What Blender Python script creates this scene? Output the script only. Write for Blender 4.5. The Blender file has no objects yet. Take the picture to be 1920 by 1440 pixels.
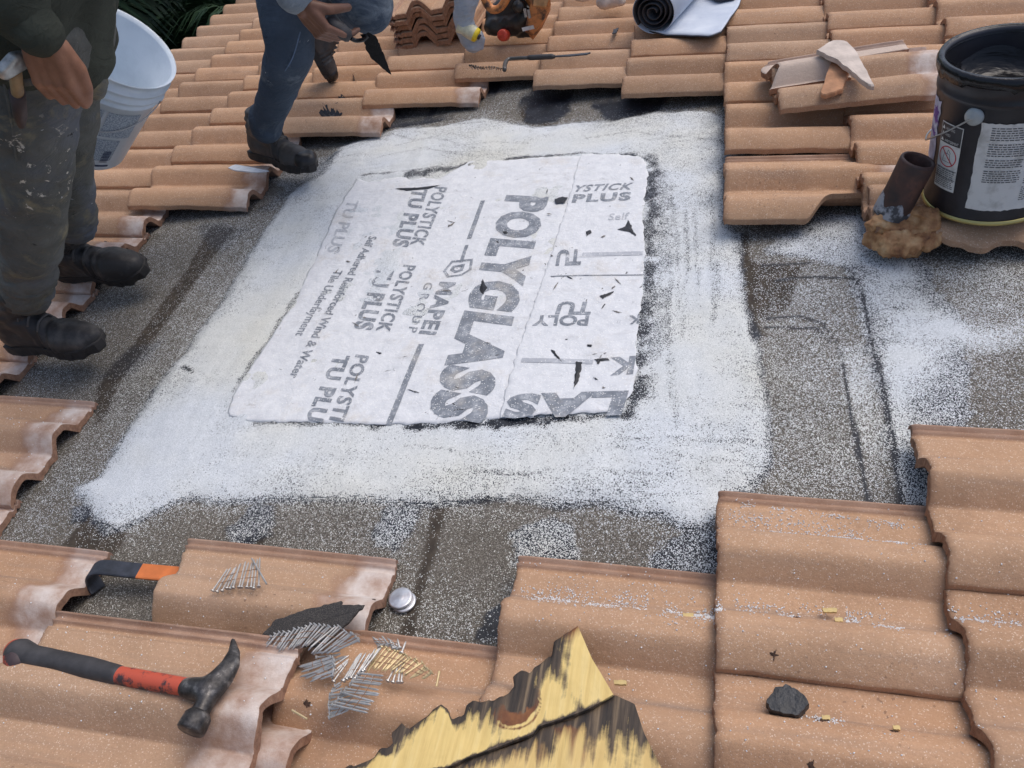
import bpy, bmesh, math, random
import numpy as np
from mathutils import Matrix, Vector, noise as mnoise
random.seed(7); np.random.seed(7)
R_ = math.radians

# ------------------------------------------------------------------ camera, world, sun, exposure
# roof frame: u runs up the slope (right in the picture), v runs along the courses (away), z is the roof normal
FPX = 1521.02
CAM = np.array([0.040155, -0.581051, 1.140239])
RC = np.array([[0.96235066, 0.00943836, 0.27164705],
               [0.19167923, 0.68502249, -0.70285366],
               [-0.19271812, 0.72846078, 0.65742271]])
SLOPE = R_(20)
ROOF = Matrix.Translation((0, 0, 4.2)) @ Matrix.Rotation(-SLOPE, 4, 'Y')
scene = bpy.context.scene
COL = scene.collection
cd = bpy.data.cameras.new('camera'); cam = bpy.data.objects.new('camera', cd); COL.objects.link(cam)
cd.sensor_width = 36; cd.lens = FPX / 1920 * 36; cd.clip_start = 0.02; cd.clip_end = 400
m4 = Matrix([[*RC[0], CAM[0]], [*RC[1], CAM[1]], [*RC[2], CAM[2]], [0, 0, 0, 1]])
cam.matrix_world = ROOF @ m4
scene.camera = cam
w = bpy.data.worlds.new('World'); scene.world = w; w.use_nodes = True
nt = w.node_tree; bgn = nt.nodes['Background']
sky = nt.nodes.new('ShaderNodeTexSky'); sky.sky_type = 'NISHITA'; sky.sun_disc = False
SUN_EL, SUN_AZ = R_(72), R_(20)
sky.sun_elevation = SUN_EL; sky.sun_rotation = SUN_AZ
sky.air_density = 1.0; sky.dust_density = 4.2; sky.ozone_density = 1.0
nt.links.new(sky.outputs[0], bgn.inputs[0]); bgn.inputs[1].default_value = 0.15
sl = bpy.data.lights.new('sun', 'SUN'); sun = bpy.data.objects.new('sun', sl); COL.objects.link(sun)
sl.energy = 1.05; sl.angle = R_(45); sl.color = (1.0, 0.975, 0.945)
sd = Vector((math.cos(SUN_EL) * math.sin(SUN_AZ), math.cos(SUN_EL) * math.cos(SUN_AZ), math.sin(SUN_EL)))
sun.rotation_euler = sd.to_track_quat('Z', 'Y').to_euler()
sun.location = (0, 0, 12)
scene.view_settings.view_transform = 'Standard'; scene.view_settings.look = 'None'
scene.view_settings.exposure = 0.13; scene.view_settings.gamma = 1.0

# ------------------------------------------------------------------ helpers: rays, noise
def P(px, py, z=0.0):
    d = RC @ np.array([(px - 960) / FPX, -(py - 720) / FPX, -1.0])
    return CAM + d * (z - CAM[2]) / d[2]
UP = np.array([math.sin(SLOPE), 0, math.cos(SLOPE)])
def PV(px, py, foot, off=0.0):
    """point on the upright plane through foot that faces the viewer (roof frame)"""
    n = RC @ np.array([0, 0, 1.0]); n = n - UP * np.dot(n, UP); n /= np.linalg.norm(n)
    d = RC @ np.array([(px - 960) / FPX, -(py - 720) / FPX, -1.0])
    t = np.dot(np.array(foot) + n * off - CAM, n) / np.dot(d, n)
    return CAM + d * t
_lat = np.random.RandomState(3).rand(64, 64, 64)
def vnoise(x, y, z=0.0):
    x = np.asarray(x, float); y = np.asarray(y, float); z = np.zeros_like(x) + z
    xi = np.floor(x).astype(int); yi = np.floor(y).astype(int); zi = np.floor(z).astype(int)
    fx = x - xi; fy = y - yi; fz = z - zi
    fx = fx * fx * (3 - 2 * fx); fy = fy * fy * (3 - 2 * fy); fz = fz * fz * (3 - 2 * fz)
    def L(a, b, c): return _lat[(xi + a) & 63, (yi + b) & 63, (zi + c) & 63]
    def mix(a, b, t): return a + (b - a) * t
    return mix(mix(mix(L(0,0,0), L(1,0,0), fx), mix(L(0,1,0), L(1,1,0), fx), fy),
               mix(mix(L(0,0,1), L(1,0,1), fx), mix(L(0,1,1), L(1,1,1), fx), fy), fz) * 2 - 1
def fbm(x, y, z=0.0, o=4):
    s = 0; a = 1; t = 0
    for i in range(o):
        s = s + a * vnoise(np.asarray(x) * 2**i + 17 * i, np.asarray(y) * 2**i + 9 * i, z * 2**i + i); t += a; a *= .5
    return s / t * 1.5
def smooth(a, b, x):
    t = np.clip((x - a) / (b - a), 0, 1); return t * t * (3 - 2 * t)

# ------------------------------------------------------------------ helpers: materials
class N:
    def __init__(s, name, rough=.8, metal=0.0, spec=.5):
        s.m = bpy.data.materials.new(name); s.m.use_nodes = True; s.t = s.m.node_tree
        s.b = s.t.nodes['Principled BSDF']
        s.b.inputs['Roughness'].default_value = rough; s.b.inputs['Metallic'].default_value = metal
        s.b.inputs['Specular IOR Level'].default_value = spec
        s.co = s.t.nodes.new('ShaderNodeTexCoord')
    def n(s, typ, **k):
        q = s.t.nodes.new(typ)
        for a, b in k.items(): setattr(q, a, b)
        return q
    def L(s, a, b): s.t.links.new(a, b)
    def vec(s, scale=(1, 1, 1), rot=(0, 0, 0), src='Object'):
        m = s.n('ShaderNodeMapping'); m.inputs['Scale'].default_value = scale; m.inputs['Rotation'].default_value = rot
        s.L(s.co.outputs[src], m.inputs[0]); return m.outputs[0]
    def noise(s, scale, detail=4, rough=.55, vec=None, dist=0):
        q = s.n('ShaderNodeTexNoise'); q.inputs['Scale'].default_value = scale; q.inputs['Detail'].default_value = detail
        q.inputs['Roughness'].default_value = rough; q.inputs['Distortion'].default_value = dist
        s.L(vec if vec is not None else s.co.outputs['Object'], q.inputs['Vector']); return q.outputs[0]
    def vor(s, scale, vec=None, out='Color'):
        q = s.n('ShaderNodeTexVoronoi'); q.inputs['Scale'].default_value = scale
        s.L(vec if vec is not None else s.co.outputs['Object'], q.inputs['Vector']); return q.outputs[out]
    def sep(s, o):
        q = s.n('ShaderNodeSeparateXYZ'); s.L(o, q.inputs[0]); return q.outputs
    def ramp(s, o, stops):
        q = s.n('ShaderNodeValToRGB'); s.L(o, q.inputs[0]); e = q.color_ramp.elements
        while len(e) < len(stops): e.new(.5)
        for i, (p, c) in enumerate(stops):
            e[i].position = p; e[i].color = (*c, 1) if isinstance(c, tuple) else (c, c, c, 1)
        return q.outputs[0]
    def math(s, op, a, b=0.0, c=0.0):
        q = s.n('ShaderNodeMath', operation=op)
        for i, v in enumerate((a, b, c)):
            if isinstance(v, (int, float)): q.inputs[i].default_value = v
            else: s.L(v, q.inputs[i])
        return q.outputs[0]
    def mix(s, f, a, b, blend='MIX'):
        q = s.n('ShaderNodeMix', data_type='RGBA', blend_type=blend)
        for i, v in ((0, f), (6, a), (7, b)):
            if isinstance(v, (int, float)): q.inputs[i].default_value = v
            elif isinstance(v, tuple): q.inputs[i].default_value = (*v, 1)
            else: s.L(v, q.inputs[i])
        return q.outputs[2]
    def mr(s, o, a, b, c=0.0, d=1.0):
        q = s.n('ShaderNodeMapRange')
        s.L(o, q.inputs[0])
        for i, v in enumerate((a, b, c, d)): q.inputs[i + 1].default_value = v
        return q.outputs[0]
    def color(s, o):
        if isinstance(o, tuple): s.b.inputs['Base Color'].default_value = (*o, 1)
        else: s.L(o, s.b.inputs['Base Color'])
        return s
    def rough(s, o): s.L(o, s.b.inputs['Roughness']); return s
    def bump(s, o, dist=.002, st=.6, prev=None):
        q = s.n('ShaderNodeBump'); q.inputs['Distance'].default_value = dist; q.inputs['Strength'].default_value = st
        s.L(o, q.inputs['Height'])
        if prev is not None: s.L(prev, q.inputs['Normal'])
        s.L(q.outputs[0], s.b.inputs['Normal']); return q.outputs[0]
def simple(name, c, rough=.6, metal=0, var=.25, scale=60, bump=.0006, spec=.5):
    m = N(name, rough, metal, spec); nz = m.noise(scale, 5)
    lo = tuple(max(0, v * (1 - var)) for v in c); hi = tuple(min(1, v * (1 + var)) for v in c)
    m.color(m.ramp(nz, [(.3, lo), (.7, hi)]))
    if bump: m.bump(m.noise(scale * 3, 4), bump, .5)
    return m.m
MT = {}

def tile_material(name, headless=False, pale=0.0):
    m = N(name, .88, 0, .3)
    xyz = m.sep(m.co.outputs['Object'])
    oi = m.n('ShaderNodeObjectInfo')
    rnd = oi.outputs['Random']
    off = m.n('ShaderNodeVectorMath', operation='ADD'); m.L(m.co.outputs['Object'], off.inputs[0])
    sc = m.n('ShaderNodeVectorMath', operation='SCALE'); cb = m.n('ShaderNodeCombineXYZ')
    m.L(rnd, cb.inputs[0]); m.L(rnd, cb.inputs[1]); m.L(cb.outputs[0], sc.inputs[0]); sc.inputs['Scale'].default_value = 13
    m.L(sc.outputs[0], off.inputs[1]); V = off.outputs[0]
    big = m.noise(7, 5, .6, V); fine = m.noise(420, 3, .7, V)
    base = m.ramp(big, [(.25, (.41, .262, .165)), (.5, (.50, .322, .202)), (.78, (.56, .368, .238))])
    tint = m.ramp(rnd, [(0, (.78, .77, .76)), (.3, (1.05, .98, .92)), (.6, (.90, .95, 1.0)), (1, (1.14, 1.04, .93))])
    base = m.mix(1.0, base, tint, 'MULTIPLY')
    base = m.mix(m.mr(fine, .3, .75, 0, .38), base, (.30, .16, .09))
    base = m.mix(m.mr(m.noise(260, 2, .5, V), .55, .7, 0, .35), base, (.62, .40, .27))
    # grey dust streaks running along the tile
    st = m.n('ShaderNodeMapping'); st.inputs['Scale'].default_value = (3, 38, 1); m.L(V, st.inputs[0])
    base = m.mix(m.mr(m.noise(1.0, 4, .6, st.outputs[0]), .54, .74, 0, .42), base, (.30, .215, .165))
    base = m.mix(m.mr(m.noise(2.6, 5, .7, V), .5, .7, 0, .35), base, (.55, .37, .26))
    base = m.mix(m.mr(m.noise(5.5, 6, .7, V), .56, .74, 0, .45), base, (.27, .165, .105))
    nose = m.math('ADD', xyz[0], m.mr(m.noise(60, 3, .6, V), .2, .8, -.006, .006)); base = m.mix(m.mr(nose, .012, -.002, 0, .6), base, (.22, .115, .07))
    pm = m.math('MODULO', xyz[1], .14725); cr_ = m.math('MULTIPLY', m.mr(pm, .080, .096), m.mr(pm, .112, .100)); base = m.mix(m.math('MULTIPLY', m.math('MULTIPLY', cr_, m.mr(m.noise(1.0, 5, .65, st.outputs[0]), .38, .62)), .55), base, (.25, .20, .17))
    # white aggregate specks
    sp = m.vor(760, V); spr = m.sep(sp)[0]; dn = m.mr(m.noise(9, 3, .5, V), .3, .75, .975, .925)
    speck = m.math('GREATER_THAN', spr, dn)
    base = m.mix(m.math('MULTIPLY', speck, .48), base, (.82, .70, .58))
    dk = m.math('MULTIPLY', m.math('GREATER_THAN', m.sep(m.vor(300, V))[1], .986), m.mr(m.noise(3, 2, .5, V), .5, .65))
    base = m.mix(m.math('MULTIPLY', dk, .5), base, (.12, .07, .05))
    # bare lapped head of the tile
    if not headless:
        hx = m.math('ADD', xyz[0], m.mr(m.noise(14, 3, .6, V), .2, .8, -.03, .03))
        hm = m.mr(hx, .345, .362)
        head = m.ramp(m.noise(16, 5, .65, V), [(.3, (.33, .20, .14)), (.45, (.48, .36, .30)), (.6, (.62, .54, .49)), (.75, (.72, .67, .64))])
        rust = m.mr(hx, .335, .362); r2 = m.mr(hx, .362, .392, 1, 0)
        base = m.mix(m.math('MULTIPLY', m.math('MULTIPLY', rust, r2), .55), base, (.25, .13, .085))
        base = m.mix(m.mr(hx, .352, .385, 0, .93), base, head)
    if pale: base = m.mix(pale, base, (.62, .54, .48))
    # raw broken / cut faces and underside are browner and coarser
    geo = m.n('ShaderNodeAttribute', attribute_name='raw')
    rawc = m.ramp(m.noise(90, 5, .7, V), [(.3, (.20, .10, .06)), (.6, (.36, .20, .125)), (.8, (.50, .33, .23))])
    base = m.mix(geo.outputs['Fac'], base, rawc)
    lip = m.mr(xyz[1], .302, .306)
    base = m.mix(m.math('MULTIPLY', lip, .6), base, m.ramp(m.noise(20, 4, .6, V), [(.35, (.26, .15, .11)), (.7, (.42, .29, .23))]))
    m.color(base)
    b1 = m.bump(m.noise(500, 3, .8, V), .0016, .5)
    m.bump(m.noise(60, 4, .6, V), .003, .5, b1)
    return m.m
MT['tile'] = tile_material('tile_paint')
MT['tile_plain'] = tile_material('tile_paint_plain', True)
MT['tile_back'] = tile_material('tile_bare_back', True, .6)

def granule_nodes(m):
    """shared speckle shader of membrane, tar and loose white granules driven by the painted densities"""
    at = m.n('ShaderNodeAttribute', attribute_name='mask'); rgb = m.n('ShaderNodeSeparateColor'); m.L(at.outputs['Color'], rgb.inputs[0])
    white, tar, seam = rgb.outputs[0], rgb.outputs[1], rgb.outputs[2]
    g = m.sep(m.vor(680)); g2 = m.sep(m.vor(400, m.vec((1, 1, 1), (0, 0, .6))))
    base = m.ramp(g[0], [(0, (.036, .034, .031)), (.4, (.082, .075, .064)), (.72, (.15, .136, .116)), (.93, (.34, .32, .29))])
    base = m.mix(m.mr(m.noise(3.5, 4), .35, .7, 0, .45), base, (.16, .135, .105), 'MIX')
    base = m.mix(m.mr(m.noise(5, 5, .6, m.vec((.3, 1, 1))), .45, .7, 0, .3), base, (.085, .075, .05))
    smooth_c = m.ramp(m.noise(40, 5), [(.3, (.040, .032, .025)), (.7, (.078, .062, .047))])
    base = m.mix(seam, base, smooth_c)
    tarc = m.ramp(m.noise(25, 5), [(.3, (.010, .012, .017)), (.7, (.028, .033, .045))])
    base = m.mix(tar, base, tarc)
    # loose white granules: clumped
    cl = m.math('MULTIPLY', m.math('SUBTRACT', m.noise(110, 4, .7), .5), .55)
    dens = m.math('ADD', white, m.math('MULTIPLY', cl, m.mr(white, 0, .12)))
    on = m.math('LESS_THAN', g[1], dens)
    wc = m.ramp(g[2], [(0, (.48, .515, .54)), (.5, (.62, .655, .68)), (1, (.76, .79, .82))])
    wc = m.mix(m.mr(m.noise(2.2, 3), .42, .66, 0, .8), wc, m.ramp(g[2], [(0, (.56, .56, .50)), (1, (.74, .735, .66))]))
    out = m.mix(on, base, wc)
    m.color(out)
    rg = m.mix(m.math('MULTIPLY', tar, m.math('SUBTRACT', 1.0, on)), (.9, .9, .9), (.36, .36, .36))
    m.L(rg, m.b.inputs['Roughness'])
    b = m.bump(m.vor(680, out='Distance'), .0012, .5)
    b = m.bump(on, .0016, .45, b)
    m.bump(m.noise(18, 5, .6), .006, .4, b)
m = N('granule_membrane', .9, 0, .3); granule_nodes(m); MT['deck'] = m.m

# ------------------------------------------------------------------ helpers: objects
def meta(o, label=None, cat=None, group=None, kind=None):
    if label: o['label'] = label
    if cat: o['category'] = cat
    if group: o['group'] = group
    if kind: o['kind'] = kind
    return o
def mesh_obj(name, vs, fs, mat, smooth_=False, attrs=None):
    me = bpy.data.meshes.new(name); me.from_pydata([tuple(map(float, v)) for v in vs], [], [tuple(map(int, f)) for f in fs]); me.update()
    if smooth_: me.polygons.foreach_set('use_smooth', [True] * len(me.polygons))
    if mat: me.materials.append(getattr(mat, 'm', mat))
    return bpy.data.objects.new(name, me)
def place(o, T=None, parent=None):
    COL.objects.link(o)
    if parent is not None: o.parent = parent
    else: o.matrix_world = ROOF @ (T or Matrix())
    return o
def frame(base, yaw=0.0, rot=None):
    T = Matrix.Translation(Vector([float(a) for a in base]))
    return T @ (rot.to_4x4() if rot is not None else Matrix.Rotation(yaw, 4, 'Z'))
class Thing:
    """an Empty at the thing's base; parts may be given in the roof frame (w=True) or in its own frame"""
    def __init__(s, name, label, cat, T, group=None):
        s.T = T; s.Ti = T.inverted(); s.o = bpy.data.objects.new(name, None); s.o.empty_display_size = .05
        meta(s.o, label, cat, group); place(s.o, T)
    def part(s, name, vf, mat, w=True, sm=False, parent=None, label=None):
        vs, fs = vf
        if w: vs = [s.Ti @ Vector([float(a) for a in v]) for v in vs]
        o = mesh_obj(name, vs, fs, mat, sm); place(o, parent=parent or s.o)
        if label: o['label'] = label
        return o
def solo(name, vf, mat, T, label, cat, group=None, w=True, sm=False, kind=None):
    vs, fs = vf
    if w:
        Ti = T.inverted(); vs = [Ti @ Vector([float(a) for a in v]) for v in vs]
    o = mesh_obj(name, vs, fs, mat, sm); meta(o, label, cat, group, kind); place(o, T); return o

def join(*vfs):
    V_, F_ = [], []
    for vs, fs in vfs:
        k = len(V_); V_ += [tuple(v) for v in vs]; F_ += [tuple(i + k for i in f) for f in fs]
    return V_, F_
def box(sx, sy, sz, c=(0, 0, 0), bev=0.0, M=None):
    bm = bmesh.new(); bmesh.ops.create_cube(bm, size=1)
    bmesh.ops.scale(bm, vec=(sx, sy, sz), verts=bm.verts)
    if bev: bmesh.ops.bevel(bm, geom=bm.edges[:], offset=bev, segments=2, affect='EDGES', profile=.6)
    bmesh.ops.translate(bm, vec=c, verts=bm.verts)
    if M is not None: bmesh.ops.transform(bm, matrix=M, verts=bm.verts)
    bm.verts.index_update(); r = ([v.co[:] for v in bm.verts], [[v.index for v in f.verts] for f in bm.faces]); bm.free(); return r
def lathe(prof, n=48, M=None, a0=0, a1=2 * math.pi):
    full = abs(a1 - a0 - 2 * math.pi) < 1e-6; k = n if full else n + 1
    vs = []; fs = []
    for i in range(k):
        a = a0 + (a1 - a0) * i / n
        for r, z in prof: vs.append((r * math.cos(a), r * math.sin(a), z))
    q = len(prof)
    for i in range(n):
        j = (i + 1) % k
        for p in range(q - 1): fs.append((i * q + p, j * q + p, j * q + p + 1, i * q + p + 1))
    if M is not None: vs = [(M @ Vector(v))[:] for v in vs]
    return vs, fs
def frames_along(path):
    pts = [Vector([float(a) for a in p]) for p in path]; T = []
    for i in range(len(pts)):
        T.append((pts[min(i + 1, len(pts) - 1)] - pts[max(i - 1, 0)]).normalized())
    n = T[0].orthogonal().normalized(); fr = []
    for i, t in enumerate(T):
        n = (n - t * n.dot(t)).normalized(); fr.append((pts[i], n, t.cross(n)))
    return fr
def tube(path, r, n=10, cap=True, flat=1.0):
    fr = frames_along(path); rr = r if hasattr(r, '__len__') else [r] * len(path)
    vs = []; fs = []
    for (p, a, b), q in zip(fr, rr):
        for k in range(n):
            t = 2 * math.pi * k / n; vs.append((p + a * (q * math.cos(t)) + b * (q * flat * math.sin(t)))[:])
    for i in range(len(path) - 1):
        for k in range(n): fs.append((i * n + k, i * n + (k + 1) % n, (i + 1) * n + (k + 1) % n, (i + 1) * n + k))
    if cap: fs += [tuple(reversed(range(n))), tuple(range((len(path) - 1) * n, len(path) * n))]
    return vs, fs
def spline(pts, n=6):
    pts = [np.array(p, float) for p in pts]; out = []
    for i in range(len(pts) - 1):
        p0 = pts[max(i - 1, 0)]; p1 = pts[i]; p2 = pts[i + 1]; p3 = pts[min(i + 2, len(pts) - 1)]
        for k in range(n):
            t = k / n; out.append(.5 * (2 * p1 + (p2 - p0) * t + (2 * p0 - 5 * p1 + 4 * p2 - p3) * t * t + (3 * p1 - p0 - 3 * p2 + p3) * t**3))
    out.append(pts[-1]); return out
def polyline(pts, s):
    """points at fractions s of a polyline"""
    pts = np.array(pts, float); d = np.r_[0, np.cumsum(np.linalg.norm(np.diff(pts, axis=0), axis=1))]; d /= d[-1]
    return np.stack([np.interp(s, d, pts[:, k]) for k in range(pts.shape[1])], -1)
def shell(top, thick, nrm=None, wob=None):
    """closed slab from a grid of points top[i][j]; thickness goes down -z (roof frame) or along nrm"""
    top = np.asarray(top, float); a, b, _ = top.shape
    n = np.array([0, 0, 1.0]) if nrm is None else nrm
    bot = top - n * thick if wob is None else top - n * (thick * wob[..., None])
    vs = np.concatenate([top.reshape(-1, 3), bot.reshape(-1, 3)]); K = a * b; fs = []
    I = lambda i, j: i * b + j
    for i in range(a - 1):
        for j in range(b - 1):
            fs.append((I(i, j), I(i + 1, j), I(i + 1, j + 1), I(i, j + 1)))
            fs.append((K + I(i, j), K + I(i, j + 1), K + I(i + 1, j + 1), K + I(i + 1, j)))
    for i in range(a - 1):
        fs.append((I(i, 0), K + I(i, 0), K + I(i + 1, 0), I(i + 1, 0))); fs.append((I(i, b-1), I(i + 1, b-1), K + I(i + 1, b-1), K + I(i, b-1)))
    for j in range(b - 1):
        fs.append((I(0, j), I(0, j + 1), K + I(0, j + 1), K + I(0, j))); fs.append((I(a-1, j), K + I(a-1, j), K + I(a-1, j + 1), I(a-1, j + 1)))
    return vs.tolist(), fs
def coons(bottom, right, top, left, n=40, mm=40):
    """grid of points between four polylines (bottom & top left->right, left & right bottom->top)"""
    s = np.linspace(0, 1, n); t = np.linspace(0, 1, mm)
    B, T_, Lf, Rt = polyline(bottom, s), polyline(top, s), polyline(left, t), polyline(right, t)
    S, Tt = np.meshgrid(s, t, indexing='ij'); S = S[..., None]; Tt = Tt[..., None]
    return (1 - Tt) * B[:, None] + Tt * T_[:, None] + (1 - S) * Lf[None] + S * Rt[None] \
        - ((1 - S) * (1 - Tt) * B[0] + S * (1 - Tt) * B[-1] + (1 - S) * Tt * T_[0] + S * Tt * T_[-1])
def chain(segs, n=14):
    """round-cone capsules for a voxel union: segs = list of [(p, r), ...]"""
    out = []
    for sg in segs:
        for (p, r), (q, s) in zip(sg[:-1], sg[1:]):
            p = Vector([float(a) for a in p]); q = Vector([float(a) for a in q]); d = q - p
            if d.length < 1e-5: d = Vector((0, 0, 1e-4))
            z = d.normalized(); x = z.orthogonal().normalized(); y = z.cross(x); vs = []; fs = []
            rings = []
            for k in range(5): a = -math.pi / 2 + math.pi / 2 * k / 4; rings.append((p + z * (r * math.sin(a)), r * math.cos(a)))
            for k in range(5): a = math.pi / 2 * k / 4; rings.append((q + z * (s * math.sin(a)), s * math.cos(a)))
            for c, rr in rings:
                rr = max(rr, 1e-5)
                for k in range(n):
                    t = 2 * math.pi * k / n; vs.append((c + x * (rr * math.cos(t)) + y * (rr * math.sin(t)))[:])
            for i in range(len(rings) - 1):
                for k in range(n): fs.append((i * n + k, i * n + (k + 1) % n, (i + 1) * n + (k + 1) % n, (i + 1) * n + k))
            fs += [tuple(reversed(range(n))), tuple(range((len(rings) - 1) * n, len(rings) * n))]
            out.append((vs, fs))
    return join(*out)
def organic(vf, voxel, it=3, fn=None):
    """fuse overlapping volumes into one continuous skin"""
    o = mesh_obj('tmp', vf[0], vf[1], None); COL.objects.link(o)
    md = o.modifiers.new('r', 'REMESH'); md.mode = 'VOXEL'; md.voxel_size = voxel; md.use_smooth_shade = True
    if it: s = o.modifiers.new('s', 'SMOOTH'); s.factor = .6; s.iterations = it
    dg = bpy.context.evaluated_depsgraph_get(); e = o.evaluated_get(dg); me = e.to_mesh()
    n = len(me.vertices); co = np.empty(n * 3); me.vertices.foreach_get('co', co); co = co.reshape(-1, 3)
    no = np.empty(n * 3); me.vertices.foreach_get('normal', no); no = no.reshape(-1, 3)
    fs = [tuple(p.vertices) for p in me.polygons]; e.to_mesh_clear()
    bpy.data.objects.remove(o)
    if fn is not None: co = co + no * fn(co)[:, None]
    return co.tolist(), fs
def text_vf(s, size, bold=.0, extr=.0, spacing=1.0, sx=1.0, shear=0.0):
    cu = bpy.data.curves.new('t', 'FONT'); cu.body = s; cu.size = size; cu.offset = bold; cu.extrude = extr
    cu.space_character = spacing; cu.align_x = 'LEFT'; cu.resolution_u = 3; cu.shear = shear
    o = bpy.data.objects.new('t', cu); COL.objects.link(o); dg = bpy.context.evaluated_depsgraph_get(); dg.update()
    me = bpy.data.meshes.new_from_object(o.evaluated_get(dg)); bpy.data.objects.remove(o)
    vs = [(v.co.x * sx, v.co.y, v.co.z) for v in me.vertices]; fs = [tuple(p.vertices) for p in me.polygons]
    bpy.data.meshes.remove(me); return vs, fs
def fit_text(s, p0, p1, h0, z=0.0, bold=.12, spacing=1.0, shear=0.0, disp=None):
    """flat lettering: baseline from p0 to p1, cap height to point h0 (all roof frame)"""
    vs, fs = text_vf(s, 1.0, bold * .075, 0, spacing, 1.0, shear)
    a = np.array(vs); x0, x1 = a[:, 0].min(), a[:, 0].max(); y0, y1 = 0.0, .69
    p0 = np.array(p0, float); p1 = np.array(p1, float); h0 = np.array(h0, float)
    X = (a[:, 0] - x0) / (x1 - x0); Y = (a[:, 1] - y0) / (y1 - y0)
    q = p0 + X[:, None] * (p1 - p0) + Y[:, None] * (h0 - p0)
    q[:, 2] = z
    if disp is not None: q[:, 2] += disp(q[:, 0], q[:, 1])
    return q.tolist(), fs

# ------------------------------------------------------------------ the setting: ground, membrane-covered roof deck
gm = N('ground_dark', .95); gm.color(gm.ramp(gm.noise(2, 6), [(.3, (.018, .028, .014)), (.7, (.05, .07, .03))])); gm.bump(gm.noise(9, 6), .08, .8)
gv, gf = [(-60, -40, 0), (40, -40, 0), (40, 80, 0), (-60, 80, 0)], [(0, 1, 2, 3)]
go = mesh_obj('ground', gv, gf, gm.m); meta(go, 'dark leafy ground far below the edge of the tiled roof', 'ground', kind='structure'); COL.objects.link(go)

def PX(*pts, z=0.0): return np.array([P(a, b, z)[:2] for a, b in pts])
def sdf(poly, X, Y):
    """signed distance, positive inside"""
    poly = np.asarray(poly); n = len(poly); d = np.full(X.shape, 1e9); ins = np.zeros(X.shape, bool)
    for i in range(n):
        a, b = poly[i], poly[(i + 1) % n]; e = b - a; wx = X - a[0]; wy = Y - a[1]
        t = np.clip((wx * e[0] + wy * e[1]) / (e @ e + 1e-12), 0, 1)
        d = np.minimum(d, (wx - e[0] * t)**2 + (wy - e[1] * t)**2)
        c = ((a[1] <= Y) != (b[1] <= Y)); xx = a[0] + (Y - a[1]) / ((b[1] - a[1]) if b[1] != a[1] else 1e-9) * e[0]
        ins ^= c & (X < xx)
    return np.sqrt(d) * np.where(ins, 1, -1)
def pld(pts, X, Y):
    d = np.full(X.shape, 1e9)
    for a, b in zip(pts[:-1], pts[1:]):
        e = b - a; wx = X - a[0]; wy = Y - a[1]; t = np.clip((wx * e[0] + wy * e[1]) / (e @ e + 1e-12), 0, 1)
        d = np.minimum(d, (wx - e[0] * t)**2 + (wy - e[1] * t)**2)
    return np.sqrt(d)
COAT = PX((140,915),(185,893),(240,800),(320,690),(400,590),(470,470),(540,370),(590,320),(640,275),(740,243),(830,238),(905,222),(1000,238),(1080,228),(1150,226),(1230,208),(1300,205),(1352,215),(1358,300),(1360,420),(1385,440),(1392,540),(1415,640),(1435,720),(1440,800),(1432,870),(1405,915),(1360,925),(1330,990),(1290,990),(1235,958),(1150,945),(1040,945),(960,935),(880,942),(800,948),(700,940),(600,930),(500,942),(420,938),(350,930),(300,955),(250,985),(205,1000),(185,985),(168,955))
SHEET = PX((430,785),(440,740),(500,650),(560,560),(600,470),(640,390),(672,338),(760,332),(850,325),(880,308),(1000,300),(1092,294),(1205,300),(1217,320),(1210,520),(1195,640),(1190,730),(1165,772),(1100,780),(985,786),(830,798),(720,802),(600,797),(475,796))
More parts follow.
